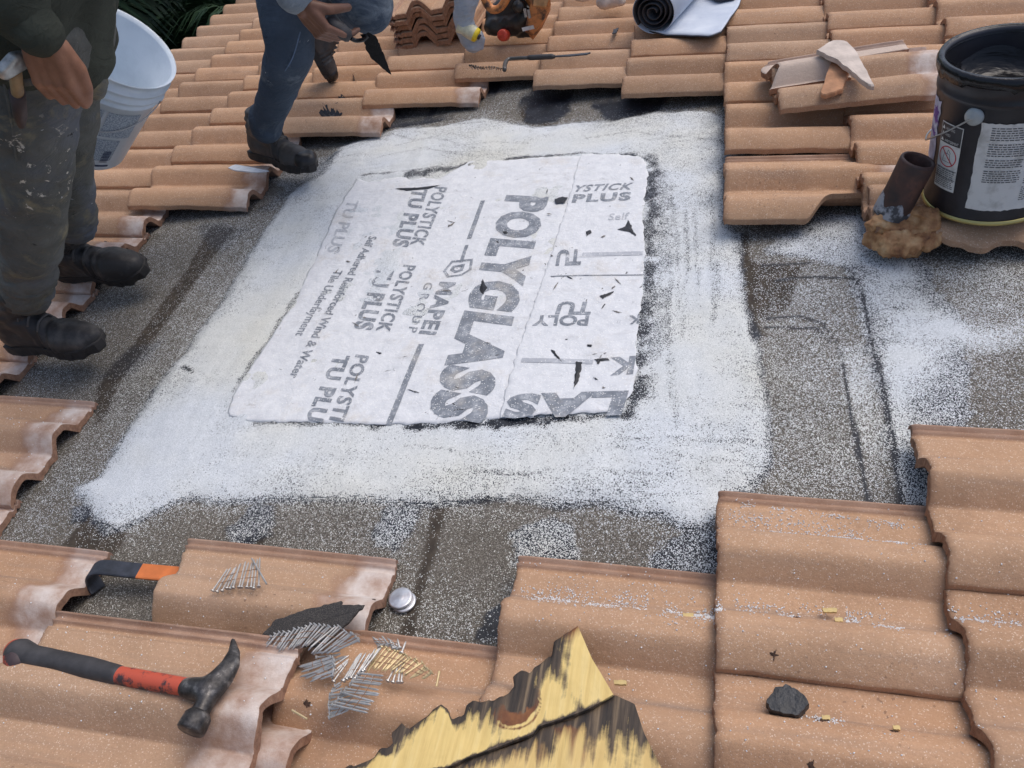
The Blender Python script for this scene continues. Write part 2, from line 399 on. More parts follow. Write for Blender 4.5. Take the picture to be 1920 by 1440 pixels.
def masks(X, Y):
    nz = fbm(X * 9, Y * 9, 1.3, 5) * .012 + fbm(X * 60, Y * 60, 2.2, 3) * .006
    dC = sdf(COAT, X, Y) + nz
    white = smooth(-.022, .018, dC) * (.87 + .17 * fbm(X * 6, Y * 6, 4.4, 4) + .08 * fbm(X * 4, Y * 26, 1.4, 4) + .10 * smooth(.02, .10, dC))
    white = np.maximum(white, .34 * np.exp(np.minimum(dC, 0) / .035))
    white = np.maximum(white, .085 * (1 + fbm(X * 5, Y * 5, 7, 4)))
    tar = smooth(-.012, -.004, dC)
    def blob(pts, dens, soft=.03, t=1.0, amp=1.0):
        nonlocal white, tar
        d = sdf(PX(*pts), X, Y) + nz * 1.6 * amp
        k = smooth(-soft, soft * .4, d); white = np.where(k > 0, np.maximum(white * (1 - k * .6), k * dens * (1 + .3 * fbm(X * 12, Y * 12, 5, 4))), white)
        tar = np.maximum(tar, t * smooth(-.008, 0, d))
    def spray(pts, dens, soft):
        nonlocal white
        d = sdf(PX(*pts), X, Y); white = np.maximum(white, dens * smooth(-soft, soft, d) * (1 + .35 * fbm(X * 14, Y * 14, 5.5, 4)))
    # right-hand patch of granules over tar, pouring up from the bucket
    blob([(1450,470),(1500,430),(1560,402),(1640,400),(1700,445),(1750,540),(1815,610),(1818,690),(1800,760),(1790,820),(1735,935),(1700,940),(1665,800),(1640,690),(1625,580),(1590,500),(1520,480)], .52, .03)
    spray([(1640,560),(1750,570),(1830,600),(1930,600),(1930,640),(1800,660),(1680,760),(1640,700)], .95, .05)
    spray([(1450,472),(1560,402),(1645,402),(1665,505),(1590,502),(1500,482)], .72, .02)
    spray([(1600,520),(1690,440),(1750,560),(1810,700),(1700,760),(1650,650)], .74, .03)
    spray([(1650,680),(1715,690),(1720,790),(1690,900),(1660,800)], .97, .04)
    spray([(1390,480),(1620,500),(1650,700),(1690,940),(1440,930),(1430,700)], .30, .05)
    spray([(1560,640),(1640,640),(1670,860),(1610,850),(1575,760)], .62, .03)
    spray([(10,1000),(180,745),(300,600),(420,445),(540,345),(610,320),(420,600),(260,800),(150,920)], .17, .05)
    spray([(560,440),(480,430),(330,640),(230,830),(330,700),(420,560)], .30, .03)
    spray([(1740,500),(1930,480),(1930,640),(1800,640)], .42, .06)
    spray([(1800,620),(1930,640),(1930,820),(1800,800)], .16, .05)
    # bottom blobs
    blob([(440,985),(470,950),(520,945),(505,1000),(470,1022),(435,1018)], .40, .012)
    blob([(700,985),(720,950),(790,950),(775,1000),(750,1042),(712,1035),(695,1010)], .34, .015)
    blob([(960,1000),(1010,978),(1060,985),(1078,1040),(1070,1055),(980,1052)], .44, .02)
    blob([(1235,1040),(1290,1000),(1358,985),(1358,1080),(1240,1072)], .36, .03)
    blob([(140,950),(170,950),(160,975),(138,975)], .15, .01)
    blob([(915,1150),(940,1140),(930,1200),(900,1200)], .05, .01, .9)
    blob([(500,330),(560,300),(640,285),(600,330),(540,360)], .25, .02, .5)
    # tar brushed on the far side of the opening
    for pts in ([(905,150),(950,150),(930,180),(900,192),(885,180)], [(975,185),(1005,160),(1065,165),(1070,200),(1050,225),(1010,232),(985,225)],
                [(1100,190),(1150,172),(1250,175),(1235,205),(1180,215),(1150,225),(1120,205)], [(735,215),(870,205),(850,225),(760,236),(700,245),(720,228)]):
        d = sdf(PX(*pts), X, Y) + nz * 1.4; k = smooth(-.01, .004, d); white = white * (1 - .85 * k); tar = np.maximum(tar, k)
    for pts in ([(370,418),(470,425),(410,480)], [(470,395),(545,350),(520,400)], [(200,700),(240,655),(300,640),(250,700)]):
        d = sdf(PX(*pts), X, Y) + nz * 2; k = smooth(-.02, .01, d); tar = np.maximum(tar, .55 * k)
    # black mastic showing in a ragged rim round the sheet
    for pts, r, a in (([(1217,320),(1222,420),(1216,520),(1203,640),(1198,735),(1172,775)], .013, 1.0), ([(1172,778),(1100,786),(985,795),(830,803),(700,802)], .009, .95),
                      ([(985,794),(760,806)], .011, .9), ([(690,802),(480,798)], .005, .6), ([(440,735),(505,640),(560,555)], .005, .5), ([(775,330),(870,316)], .015, .85),
                      ([(680,332),(790,322)], .006, .7), ([(950,300),(1092,290),(1200,296),(1225,310)], .006, .9), ([(1170,292),(1225,298),(1232,330)], .010, .6),
                      ([(860,940),(960,948),(1070,955)], .006, .8), ([(1232,330),(1240,480),(1228,640),(1215,745)], .022, .36), ([(1395,440),(1404,540),(1420,630)], .008, 1.0)):
        d = pld(PX(*pts), X, Y); q = fbm(X * 30, Y * 30, 9, 4); white = white * (1 - min(a, .8) * smooth(r * 1.7, r * .3, d + q * r * 1.5))
    # trowel arcs
    rs = np.random.RandomState(5)
    for _ in range(52):
        x0 = rs.uniform(430, 1380); side = rs.rand()
        if side < .45: a = (x0, rs.uniform(235, 312)); L_ = rs.uniform(60, 190); pts = [a, (a[0] + L_ * .5, a[1] - rs.uniform(4, 16)), (a[0] + L_, a[1] + rs.uniform(-6, 6))]
        elif side < .75: a = (rs.uniform(430, 1330), rs.uniform(815, 930)); L_ = rs.uniform(50, 160); pts = [a, (a[0] + L_ * .5, a[1] + rs.uniform(2, 12)), (a[0] + L_, a[1] + rs.uniform(2, 18))]
        else: a = (rs.uniform(1235, 1370), rs.uniform(320, 700)); pts = [a, (a[0] + rs.uniform(-5, 8), a[1] + 60), (a[0] + rs.uniform(-8, 12), a[1] + rs.uniform(90, 150))]
        d = pld(PX(*pts), X, Y); white = white * (1 - rs.uniform(.08, .30) * smooth(.0065, .002, d + .002 * vnoise(X * 80, Y * 80)))
    # bare smooth lap strips of the old membrane
    seam = np.zeros_like(X)
    for pts in ([(178,738),(205,690),(255,640),(300,570),(350,500),(395,425),(440,425),(420,455),(370,520),(320,590),(270,655),(225,710),(200,775),(178,800)],
                [(810,950),(842,950),(815,1040),(790,1120),(772,1200),(748,1195),(770,1120),(795,1030)],
                [(1388,440),(1402,440),(1412,540),(1424,630),(1410,640),(1398,560)],
                [(1403,490),(1500,500),(1480,570),(1430,600),(1408,560)],
                [(130,1005),(160,960),(240,1000),(215,1040),(110,1020)], [(450,1022),(475,1000),(500,1005),(490,1035)], [(985,230),(1040,235),(1030,205),(965,205)]):
        d = sdf(PX(*pts), X, Y) + nz * .5; k = smooth(-.005, .004, d); seam = np.maximum(seam, k); white = white * (1 - .55 * k)
    for pts in ([(1612,530),(1632,620),(1655,720),(1675,830),(1688,945)], [(1545,610),(1572,640),(1590,740),(1612,850),(1630,945)], [(1440,595),(1500,590),(1545,605)], [(1435,612),(1530,612),(1560,640)],
                [(1455,525),(1500,518),(1600,520),(1612,532)], [(1430,496),(1520,492)], [(345,690),(362,700)]):
        d = pld(PX(*pts), X, Y); k = smooth(.007, .0025, d + nz * .3); white = white * (1 - .9 * k); tar = np.maximum(tar, k)
    return np.clip(white, 0, 1.2), np.clip(tar, 0, 1), np.clip(seam, 0, 1)
def axis(lo, a, b, hi, fine, coarse): return np.unique(np.round(np.r_[np.arange(lo, a, coarse), np.arange(a, b, fine), np.arange(b, hi + coarse, coarse)], 5))
gx = axis(-2.65, -1.95, 1.02, 2.4, .0065, .1); gy = axis(-1.6, -.12, 1.98, 4.3, .0065, .1)
GX, GY = np.meshgrid(gx, gy, indexing='ij'); Wm, Tm, Sm = masks(GX, GY)
gz = .0012 * fbm(GX * 14, GY * 14, 3, 4) + .004 * fbm(GX * 2.2, GY * 2.2, 2, 3) + .002 * Tm - .003
nx, ny = GX.shape
dv = np.stack([GX, GY, gz], -1).reshape(-1, 3)
ii, jj = np.meshgrid(np.arange(nx - 1), np.arange(ny - 1), indexing='ij'); k0 = (ii * ny + jj).ravel()
df = np.stack([k0, k0 + ny, k0 + ny + 1, k0 + 1], -1)
def paint(me, wm, tm, sm):
    at = me.color_attributes.new('mask', 'FLOAT_COLOR', 'POINT')
    at.data.foreach_set('color', np.stack([wm, tm, sm, np.ones_like(wm)], -1).astype(np.float32).ravel())
def np_mesh(name, V_, F_, mat, sm=True):
    me = bpy.data.meshes.new(name); me.from_pydata(V_.tolist(), [], F_.tolist()); me.materials.append(mat)
    if sm: me.polygons.foreach_set('use_smooth', [True] * len(me.polygons))
    return me
me = np_mesh('roof_deck', dv, df, MT['deck']); paint(me, Wm.ravel(), Tm.ravel(), Sm.ravel())
o = bpy.data.objects.new('roof_deck', me); meta(o, 'sloping roof deck under old grey mineral-surfaced membrane with dark lap strips', 'roof', kind='structure'); place(o)
# the fresh coat: a raised layer of mastic bedded with white granules
core = (sdf(COAT, GX, GY) + fbm(GX * 9, GY * 9, 1.3, 5) * .012 + fbm(GX * 60, GY * 60, 2.2, 3) * .006)
cc = core.ravel()[df].min(1) > -.002
cf = df[cc]; used = np.unique(cf); remap = -np.ones(nx * ny, int); remap[used] = np.arange(len(used))
rise = .0065 * smooth(-.004, .03, core) + .0022 * fbm(GX * 22, GY * 7, 6, 4) * smooth(0, .03, core) + .0015 * fbm(GX * 8, GY * 30, 8, 3) * smooth(0, .03, core) + .0008
cv = np.stack([GX, GY, gz + np.maximum(rise, .0008)], -1).reshape(-1, 3)[used]
me = np_mesh('granule_coating', cv, remap[cf], MT['deck']); paint(me, Wm.ravel()[used], Tm.ravel()[used], Sm.ravel()[used])
o = bpy.data.objects.new('granule_coating', me)
meta(o, 'fresh band of white roofing granules bedded in black mastic round the printed sheet', 'roof coating', kind='stuff'); place(o)
def deck_z(x, y): return .004 * fbm(np.asarray(x) * 2.2, np.asarray(y) * 2.2, 2, 3) - .003

# eave fascia and soffit under the low end of the roof, wall below
fas = simple('fascia_paint', (.55, .52, .46), .7)
o = solo('eave_fascia', box(.03, 6.2, .2, (-2.64, 1.4, -.11)), fas, Matrix(), 'pale painted fascia board along the low eave of the roof', 'fascia')

# ------------------------------------------------------------------ roof tiles
UE, VE, U0, V0 = .3151, .2945, .0005, -.0072
TL, TT, TH, HB = .432, .0165, .042, .14725
def tz(y):
    y = np.asarray(y, float); p = np.mod(y, HB)
    z = (.45 * smooth(0, .041, .05 - np.abs(p - .05)) + .55 * (1 - np.clip(np.abs(p - .05) / .05, 0, 1)**2.3)**.8 * (p < .1)) * TH
    edge = .010 + (TH - .010) * np.sin(np.pi * np.clip(y, 0, .05) / .1)**.9
    z = np.where(y < .05, edge, z)
    lip = -.006 + .007 * np.exp(-((y - .308) / .0028)**2) + .009 * np.exp(-((y - .3215) / .003)**2)
    return TT + np.where(y > .2955, lip, z)
def tile_vf(seed=0, xmin=None, xmax=None, y0=0.0, y1=.326, nx_=30, ny_=110, thick=None, ymin=None):
    s = np.r_[0, .004, .012, np.linspace(.03, .97, nx_ - 6), .988, .996, 1.0]; y = np.linspace(y0, y1, ny_)
    rs = np.random.RandomState(seed)
    xa = .0022 * fbm(y * 130, y * 0 + seed + 8, 1.7, 3) + .0025 * fbm(y * 45, y * 0 + seed, 1.1, 4) if xmin is None else xmin(y) + .002 * fbm(y * 90, y * 0 + seed, 1.1, 4)
    xb = TL + .003 * fbm(y * 45, y * 0 + seed, 5.1, 4) if xmax is None else xmax(y) + .002 * fbm(y * 90, y * 0 + seed, 3.1, 4)
    X = xa[None] + (xb - xa)[None] * s[:, None]; Y = np.repeat(y[None], len(s), 0).copy()
    if y0 == 0.0: Y[:, 0] += .0012 * fbm(X[:, 0] * 40, X[:, 0] * 0 + seed, 2, 4)
    if ymin is not None:
        yl = ymin(X); fr = (Y - y0) / (y1 - y0); Y = np.maximum(Y, 0) * 0 + yl + (y1 - yl) * fr
    Z = tz(Y)
    h = .0012 * fbm(X * 9, Y * 9, seed + .5, 3)
    # softened arrises at nose and head
    dn = (X - xa[None]); dh = (xb[None] - X)
    Z = Z + h - .0035 * np.exp(-dn / .004) - .003 * np.exp(-dh / .005)
    Z = Z - .004 * smooth(.335, .365, X) * (Z - TT > .002)
    sl = np.gradient(tz(y), y); th0 = 0; th = (thick or TT) * np.sqrt(1 + np.clip(sl, -1.3, 1.3)**2) * .92
    th = np.where(y < .012, .0135, th); th = np.where(y > .2955, .0095, th)
    B = Z - th[None]
    a, b = X.shape; K = a * b
    vs = np.concatenate([np.stack([X, Y, Z], -1).reshape(-1, 3), np.stack([X, Y, B], -1).reshape(-1, 3)])
    fs = []; raw = []
    I = lambda i, j: i * b + j
    for i in range(a - 1):
        for j in range(b - 1):
            fs.append((I(i, j), I(i + 1, j), I(i + 1, j + 1), I(i, j + 1))); raw.append(0.0)
            fs.append((K + I(i, j), K + I(i, j + 1), K + I(i + 1, j + 1), K + I(i + 1, j))); raw.append(.7)
    for i in range(a - 1):
        fs.append((I(i, 0), K + I(i, 0), K + I(i + 1, 0), I(i + 1, 0))); raw.append(.25 if y0 == 0 else 1)
        fs.append((I(i, b-1), I(i + 1, b-1), K + I(i + 1, b-1), K + I(i, b-1))); raw.append(.6)
    for j in range(b - 1):
        fs.append((I(0, j), I(0, j + 1), K + I(0, j + 1), K + I(0, j))); raw.append(.85 if xmin is None else 1)
        fs.append((I(a-1, j), K + I(a-1, j), K + I(a-1, j + 1), I(a-1, j + 1))); raw.append(.9)
    return vs, fs, raw
def tile_me(mat='tile', **k):
    vs, fs, raw = tile_vf(**k); me = bpy.data.meshes.new('clay_tile')
    me.from_pydata(vs.tolist(), [], fs); me.materials.append(MT[mat])
    n = len(fs); sm = np.array([r in (0.0, .7) for r in raw]); me.polygons.foreach_set('use_smooth', sm)
    at = me.attributes.new('raw', 'FLOAT', 'FACE'); at.data.foreach_set('value', np.array(raw, np.float32)); return me
TILES = [tile_me(seed=i) for i in range(4)]
LIFT = math.atan(.0255 / UE)
def put_tile(me, u, v, z, label, group='clay-coloured roof tiles', yaw=0.0, pitch=LIFT, roll=0.0, name='clay_tile', cat='tile', base=None):
    """u, v, z = near bottom corner of the nose"""
    o = base.copy() if base is not None else bpy.data.objects.new(name, me)
    meta(o, label, cat, group)
    COL.objects.link(o)
    T = Matrix.Translation((u, v, z)) @ Matrix.Rotation(yaw, 4, 'Z') @ Matrix.Rotation(pitch, 4, 'Y') @ Matrix.Rotation(roll, 4, 'X')
    o.matrix_world = ROOF @ T; return o
ORD = ['zeroth', 'first', 'second', 'third', 'fourth', 'fifth', 'sixth', 'seventh', 'eighth', 'ninth', 'tenth', 'eleventh', 'twelfth', 'thirteenth', 'fourteenth', 'fifteenth', 'sixteenth', 'seventeenth', 'eighteenth', 'nineteenth', 'twentieth', 'twenty-first', 'twenty-second']
NZ = TL * math.sin(LIFT)
NEWZ = NZ + .001
PH = {-8: .0, -7: .48, -6: -.08, -5: .40, -4: -.05, -3: .42, -2: -.07, -1: .48, 0: .03, 1: .57, 2: .05, 3: .55, 4: .05}
FARMIN = {-8: -9, -7: -2.6, -6: 4.8, -5: 6.3, -4: 6.9, -3: 7.3, -2: 6.85, -1: 6.4, 0: 5.0, 1: 3.5, 2: 3.9, 3: 3.9, 4: 5}
FARMAX = {-8: 12.2, -7: 12, -6: 12, -5: 11.5, -4: 11, -3: 10.5, -2: 10.5, -1: 10, 0: 10, 1: 9.7, 2: 9.2, 3: 9, 4: 8.6}
NEAR = {-6: [.87, -.15, -1.17], -5: [-1.6], -4: [-2.1], -3: [-1.55, -2.6], -2: [-1.02, -2.05], -1: [-.5, -1.55], 0: [.0, -1.0, -2.0], 1: [.53, -.47, -1.47], 2: [1.0, 0.0], -7: [], -8: []}
cn = {}
for k in range(-8, 5):
    js = [j + PH[k] for j in range(-3, 13) if FARMIN[k] <= j + PH[k] <= FARMAX[k]]
    where = 'above the far side of the opening' if k > -6 else 'left of the opening'
    for n_, j in enumerate(js):
        u = U0 + k * UE + random.uniform(-.003, .003); v = V0 + j * VE
        a = random.uniform(-.006, .006)
        if k <= -6: lab = 'clay tile in the %s, %s row from the bottom' % (('lowest course at the eave', 'second course above the eave', 'third course above the eave')[k + 8], ORD[n_ + 1])
        else: lab = 'clay tile beyond the opening, %s course from the eave, %s row back' % (ORD[k + 9], ORD[n_ + 1])
        put_tile(random.choice(TILES), u, v, NEWZ + random.uniform(-.001, .002), lab, 'regular rows of tiles', yaw=a)
for k, js in NEAR.items():
    for n_, j in enumerate(js):
        u = U0 + k * UE + random.uniform(-.002, .002); v = V0 + j * VE
        side = {-5: 'near the lower left corner, left of the hammer', -6: 'at lower left beside the opening', -3: 'below the frame of nails', -4: 'under the hammer', -2: 'under the nail pile, brown ridged edge', -1: 'dusted with granules, right of the plywood',
                0: 'in the bottom right, straight cut left edge', 1: 'at bottom right with thick wavy left end', 2: 'off the lower right corner'}[k]
        put_tile(TILES[(k + n_) % 4], u, v, NEWZ, 'tile %s, %s' % (side, ('nearer', 'nearest', 'farther')[0] if 0 else ('topmost', 'next down', 'lowest')[n_]), 'tiles around the near side of the opening')

# ------------------------------------------------------------------ loose, displaced and broken tiles
def by_head(px, py, z, me, label, group=None, yaw=0.0, pitch=LIFT, L_=TL, wd=.326, roll=0.0, name='clay_tile'):
    p = P(px, py, z + TT); c, s_ = math.cos(yaw), math.sin(yaw); hz = L_ * math.sin(pitch)
    return put_tile(me, p[0] - (L_ * c - wd * s_), p[1] - (L_ * s_ + wd * c), z + hz, label, group, yaw, pitch, roll, name)
by_head(205, 1032, .012, TILES[1], 'tile with a pale bare head at the left edge, left of the pry bar')
by_head(745, 1046, .006, tile_me(seed=11, xmin=lambda y: .02 + .025 * np.sin(y * 9 + .3), nx_=40), 'loose tile carrying the small fan of nails, over the pry bar')
by_head(622, 1272, .040, tile_me(seed=12, nx_=40), 'dusty loose tile with a pale end sticking out beneath the hammer tile', yaw=R_(-1))
by_head(566, 1196, .094, tile_me(seed=13, nx_=44, ny_=150), 'large loose tile in the foreground with the claw hammer lying on it', yaw=R_(.5))
put_tile(tile_me(seed=14, nx_=60, ny_=140, ymin=lambda X: .062 * smooth(.185, .245, X) + .028 * smooth(.25, .42, X)), U0 + .002, 3.9 * VE + V0, NEWZ - .004,
         'slipped tile with broken lower right corner, beside the white coating', None, pitch=LIFT * .9)
put_tile(tile_me(seed=15, nx_=60, ny_=140, ymin=lambda X: .04 * smooth(.2, .02, X) + .012 * fbm(X * 12, X * 0 + 3, 1, 3)), U0 + UE * 1.98 - .30, 3.55 * VE + V0 - .03, NEWZ - .012,
         'chipped tile under the black bucket, jutting over the shaded opening', None, pitch=LIFT * .8)
p = P(1461, 216, .108)
put_tile(tile_me(seed=16, nx_=40, ny_=120), p[0], p[1], .085 + .012, 'whole loose tile with a pale right end lying askew left of the black bucket', None, yaw=R_(4.0), pitch=R_(1.5))
p = P(1475, 172, .125)
put_tile(tile_me('tile_back', seed=17, y0=.14, y1=.326, nx_=40, ny_=90, xmin=lambda y: .02 * np.sin(y * 40) + .0 * y, xmax=lambda y: .20 + .17 * smooth(.255, .262, y)), p[0] - .02, p[1] - .125, .115,
         'long broken tile strip with curled pale left end on the askew tile', 'broken tile pieces by the bucket', yaw=R_(5), pitch=R_(-1), name='tile_shard', cat='tile piece')
def plate(pts, z, th, mat, name, label, cat, group=None, dens=None, kind=None, tilt=(0, 0), jag=.002, bulge=0.0, n=40):
    """irregular slab from an outline drawn on its resting plane; real thickness"""
    q = polyline(list(pts) + [pts[0]], np.linspace(0, 1, n, endpoint=False)); xy = np.array([P(a, b, z)[:2] for a, b in q])
    c = xy.mean(0); a = np.arange(n); xy = xy + jag * np.stack([vnoise(a * .9, a * 0 + z * 50), vnoise(a * .9, a * 0 + 9 + z * 50)], -1)
    rings = [1.0, .97, .7, .35]; vs = []
    for r in rings:
        p_ = c + (xy - c) * r; zz = z + th + tilt[0] * (p_[:, 0] - c[0]) + tilt[1] * (p_[:, 1] - c[1]) + bulge * (1 - r * r) - (.25 * th if r == 1.0 else 0) + jag * .5 * vnoise(p_[:, 0] * 60, p_[:, 1] * 60)
        vs += np.c_[p_, zz].tolist()
    zb = z + tilt[0] * (xy[:, 0] - c[0]) + tilt[1] * (xy[:, 1] - c[1])
    k = len(rings); vs += np.c_[xy, zb].tolist(); vs.append([c[0], c[1], z + th + bulge]); fs = []
    for r in range(k - 1):
        for i in range(n): j = (i + 1) % n; fs.append((r * n + i, r * n + j, (r + 1) * n + j, (r + 1) * n + i))
    for i in range(n): j = (i + 1) % n; fs.append(((k - 1) * n + i, (k - 1) * n + j, (k + 1) * n)); fs.append((i, k * n + i, k * n + j, j))
    fs.append(tuple(range((k + 1) * n - 1, k * n - 1, -1)))
    return solo(name, (vs, fs), mat, frame((c[0], c[1], z)), label, cat, group, kind=kind)
shard = simple('tile_bare', (.56, .48, .42), .9, var=.22, scale=22, bump=.002)
shard2 = simple('tile_orange_break', (.45, .235, .13), .9, var=.25, scale=30, bump=.002)
plate([(1530, 106), (1556, 88), (1584, 86), (1602, 100), (1640, 164), (1628, 163), (1570, 122)], .178, .013, shard, 'tile_shard', 'pale triangular tile shard topping the pile left of the black bucket', 'tile piece', 'broken tile pieces by the bucket', tilt=(-.05, .04))
plate([(1556, 130), (1572, 122), (1594, 136), (1580, 170), (1548, 180), (1538, 178)], .150, .012, shard2, 'tile_shard', 'small orange tile shard under the pale triangular one', 'tile piece', 'broken tile pieces by the bucket', tilt=(0, .1))
# stack of spare tiles, ends towards the viewer
sb = P(742, 90, .085)
for i in range(6):
    put_tile(TILES[i % 4], sb[0] + .33 + random.uniform(-.008, .008), sb[1] + random.uniform(-.008, .006), .078 + i * .0235,
             'spare tile in the stack behind the trowel, %s from the bottom' % ORD[i + 1], 'stack of spare tiles', yaw=R_(90) + random.uniform(-.02, .02), pitch=0.0)

# ------------------------------------------------------------------ printed underlayment sheets
SH = .0114
def sheet_mat(name, c0, c1, ink=False):
    m = N(name, .75, 0, .3)
    a = m.noise(30, 6, .65); fib = m.noise(1.0, 4, .7, m.vec((260, 60, 1), (0, 0, .5)))
    c = m.mix(m.mr(a, .3, .7), c0, c1)
    c = m.mix(m.mr(fib, .35, .75, 0, .16), c, (.48, .49, .52))
    dirt = m.math('MULTIPLY', m.mr(m.noise(11, 6, .7), .56, .75), m.mr(m.noise(160, 4, .7), .4, .7))
    if ink: c = m.mix(m.mr(m.noise(30, 6, .8), .52, .70, 0, .6), c, (.60, .62, .65))
    c = m.mix(m.math('MULTIPLY', dirt, .8), c, (.30, .27, .24))
    c = m.mix(m.mr(m.noise(1.0, 5, .7, m.vec((6, 30, 1), (0, 0, .2))), .56, .72, 0, .35), c, (.40, .39, .38))
    tan = m.mr(m.noise(6, 6, .7), .54, .70, 0, .5); c = m.mix(tan, c, (.58, .53, .45))
    spots = m.math('MULTIPLY', m.mr(m.noise(34, 3, .7, None, .8), .665, .69), m.mr(m.noise(5, 4, .7), .47, .56)); c = m.mix(spots, c, (.035, .033, .035))
    scr = m.math('MULTIPLY', m.mr(m.noise(1.0, 3, .7, m.vec((14, 90, 1), (0, 0, -.25)), .6), .715, .735), m.mr(m.noise(3.2, 3), .5, .6)); c = m.mix(scr, c, (.09, .075, .065))
    g = m.sep(m.vor(620)); c = m.mix(m.math('GREATER_THAN', g[0], .965), c, (.86, .86, .84))
    m.color(c)
    b = m.bump(m.noise(11, 6, .62, None, .25), .014, .6)
    m.bump(m.noise(300, 3), .0006, .5, b); return m.m
MT['sheet'] = sheet_mat('underlayment_fabric', (.62, .64, .665), (.76, .775, .79))
MT['ink'] = sheet_mat('printed_ink', (.13, .15, .18), (.30, .325, .36), True)
MT['ink2'] = sheet_mat('faded_ink', (.36, .38, .42), (.52, .54, .57), True)
def sheet_z(x, y): return deck_z(x, y) + SH + .0016 * fbm(np.asarray(x) * 5, np.asarray(y) * 5, 3, 3)
def sheet(bot, right, top, left, dz, label, n=110):
    G2 = coons([P(*p) for p in bot], [P(*p) for p in right], [P(*p) for p in top], [P(*p) for p in left], n, n)
    e = np.minimum.reduce([np.arange(n)[:, None] + 0 * np.arange(n)[None], n - 1 - np.arange(n)[:, None] + 0 * np.arange(n)[None], np.arange(n)[None] + 0 * np.arange(n)[:, None], n - 1 - np.arange(n)[None] + 0 * np.arange(n)[:, None]])
    j = np.exp(-e / 1.5)
    G2[..., 0] += j * .004 * fbm(G2[..., 0] * 60, G2[..., 1] * 60, 1, 3); G2[..., 1] += j * .004 * fbm(G2[..., 0] * 60, G2[..., 1] * 60, 7, 3)
    G2[..., 2] = sheet_z(G2[..., 0], G2[..., 1]) + dz - .0012 * np.exp(-e / 1.6) + .002 * np.exp(-e / 2.0) * fbm(G2[..., 0] * 16, G2[..., 1] * 16, 4, 3)
    vs, fs = shell(G2, .0015); c = G2[n // 2, n // 2]
    o = mesh_obj('underlayment_sheet', [(v[0] - c[0], v[1] - c[1], v[2] - c[2]) for v in vs], fs, MT['sheet'], True)
    meta(o, label, 'sheet'); place(o, Matrix.Translation(tuple(map(float, c)))); return o, Vector(tuple(map(float, c)))
S1, c1 = sheet([(430, 786), (475, 796), (600, 798), (720, 802), (830, 798), (940, 790), (1000, 786)], [(1000, 786), (1140, 296)],
               [(672, 338), (690, 345), (760, 336), (820, 340), (850, 326), (880, 308), (1000, 300), (1092, 296), (1140, 296)],
               [(430, 786), (436, 750), (460, 710), (500, 650), (552, 570), (600, 470), (630, 400), (672, 338)], 0,
               'large white underlayment sheet printed with the big grey word running down it')
S2, c2 = sheet([(938, 791), (985, 786), (1100, 780), (1140, 778), (1165, 768)], [(1165, 768), (1188, 740), (1195, 700), (1193, 640), (1205, 560), (1210, 480), (1206, 400), (1215, 340), (1212, 312)],
               [(1088, 300), (1092, 294), (1150, 296), (1200, 300), (1212, 312)], [(938, 791), (965, 690), (1030, 500), (1062, 400), (1088, 300)], .0028,
               'narrower white underlayment sheet with upside-down lettering, lapped over the large one')
def ink(S, c, vf, mat='ink', name='printed_word'):
    o = mesh_obj(name, [(v[0] - c[0], v[1] - c[1], v[2] - c[2]) for v in vf[0]], vf[1], MT[mat]); place(o, parent=S); return o
Z1 = lambda x, y: sheet_z(x, y) + .0009
Z2 = lambda x, y: sheet_z(x, y) + .0037
def word(S, c, Zf, s, a, b, h, bold=.3, mat='ink', spacing=1.0, shear=0.0):
    vf = fit_text(s, P(*a, .012), P(*b, .012), P(*h, .012), 0.0, bold, spacing, shear, Zf); return ink(S, c, vf, mat)
def bar(S, c, Zf, a, b, w_, mat='ink', name='printed_bar'):
    p, q = P(*a, .012)[:2], P(*b, .012)[:2]; d = (q - p); n_ = np.array([-d[1], d[0]]) / np.linalg.norm(d) * w_ / 2; vs = []; K = 14
    for i in range(K + 1):
        t = p + d * i / K
        for sgn in (1, -1): e = t + n_ * sgn; vs.append((e[0], e[1], float(Zf(e[0], e[1]))))
    return ink(S, c, (vs, [(2 * i, 2 * i + 1, 2 * i + 3, 2 * i + 2) for i in range(K)]), mat, name)
A = (S1, c1, Z1); B_ = (S2, c2, Z2)
word(*A, 'POLYGLASS', (955, 364), (808, 778), (1024, 368), .8, spacing=1.14)
word(*A, 'POLYSTICK', (816, 348), (768, 456), (838, 350), .4, spacing=1.1); word(*A, 'TU PLUS', (775, 352), (735, 458), (800, 354), .6, spacing=1.12)
word(*A, 'POLYSTICK', (757, 494), (705, 620), (779, 496), .4, spacing=1.1); word(*A, 'TU PLUS', (710, 498), (664, 616), (739, 500), .6, spacing=1.12)
word(*A, 'POLYSTI', (668, 664), (618, 786), (692, 667), .4, spacing=1.1); word(*A, 'TU PLU', (628, 664), (574, 788), (655, 667), .6, spacing=1.12)
word(*A, 'MAPEI', (826, 527), (786, 625), (854, 529), .45, spacing=1.1); word(*A, 'G R O U P', (797, 528), (764, 622), (812, 529), .2)
word(*A, 'Self Adhered Reinforced Wind & Water', (692, 440), (541, 706), (706, 441), .3, 'ink')
word(*A, 'Tile Underlayment', (627, 505), (553, 628), (642, 506), .2, 'ink')
word(*A, 'TU PLUS', (652, 372), (612, 470), (672, 374), .3, 'ink2')
bar(*A, (905, 374), (879, 446), .013); bar(*A, (875, 458), (864, 490), .010); bar(*A, (790, 645), (728, 795), .014)
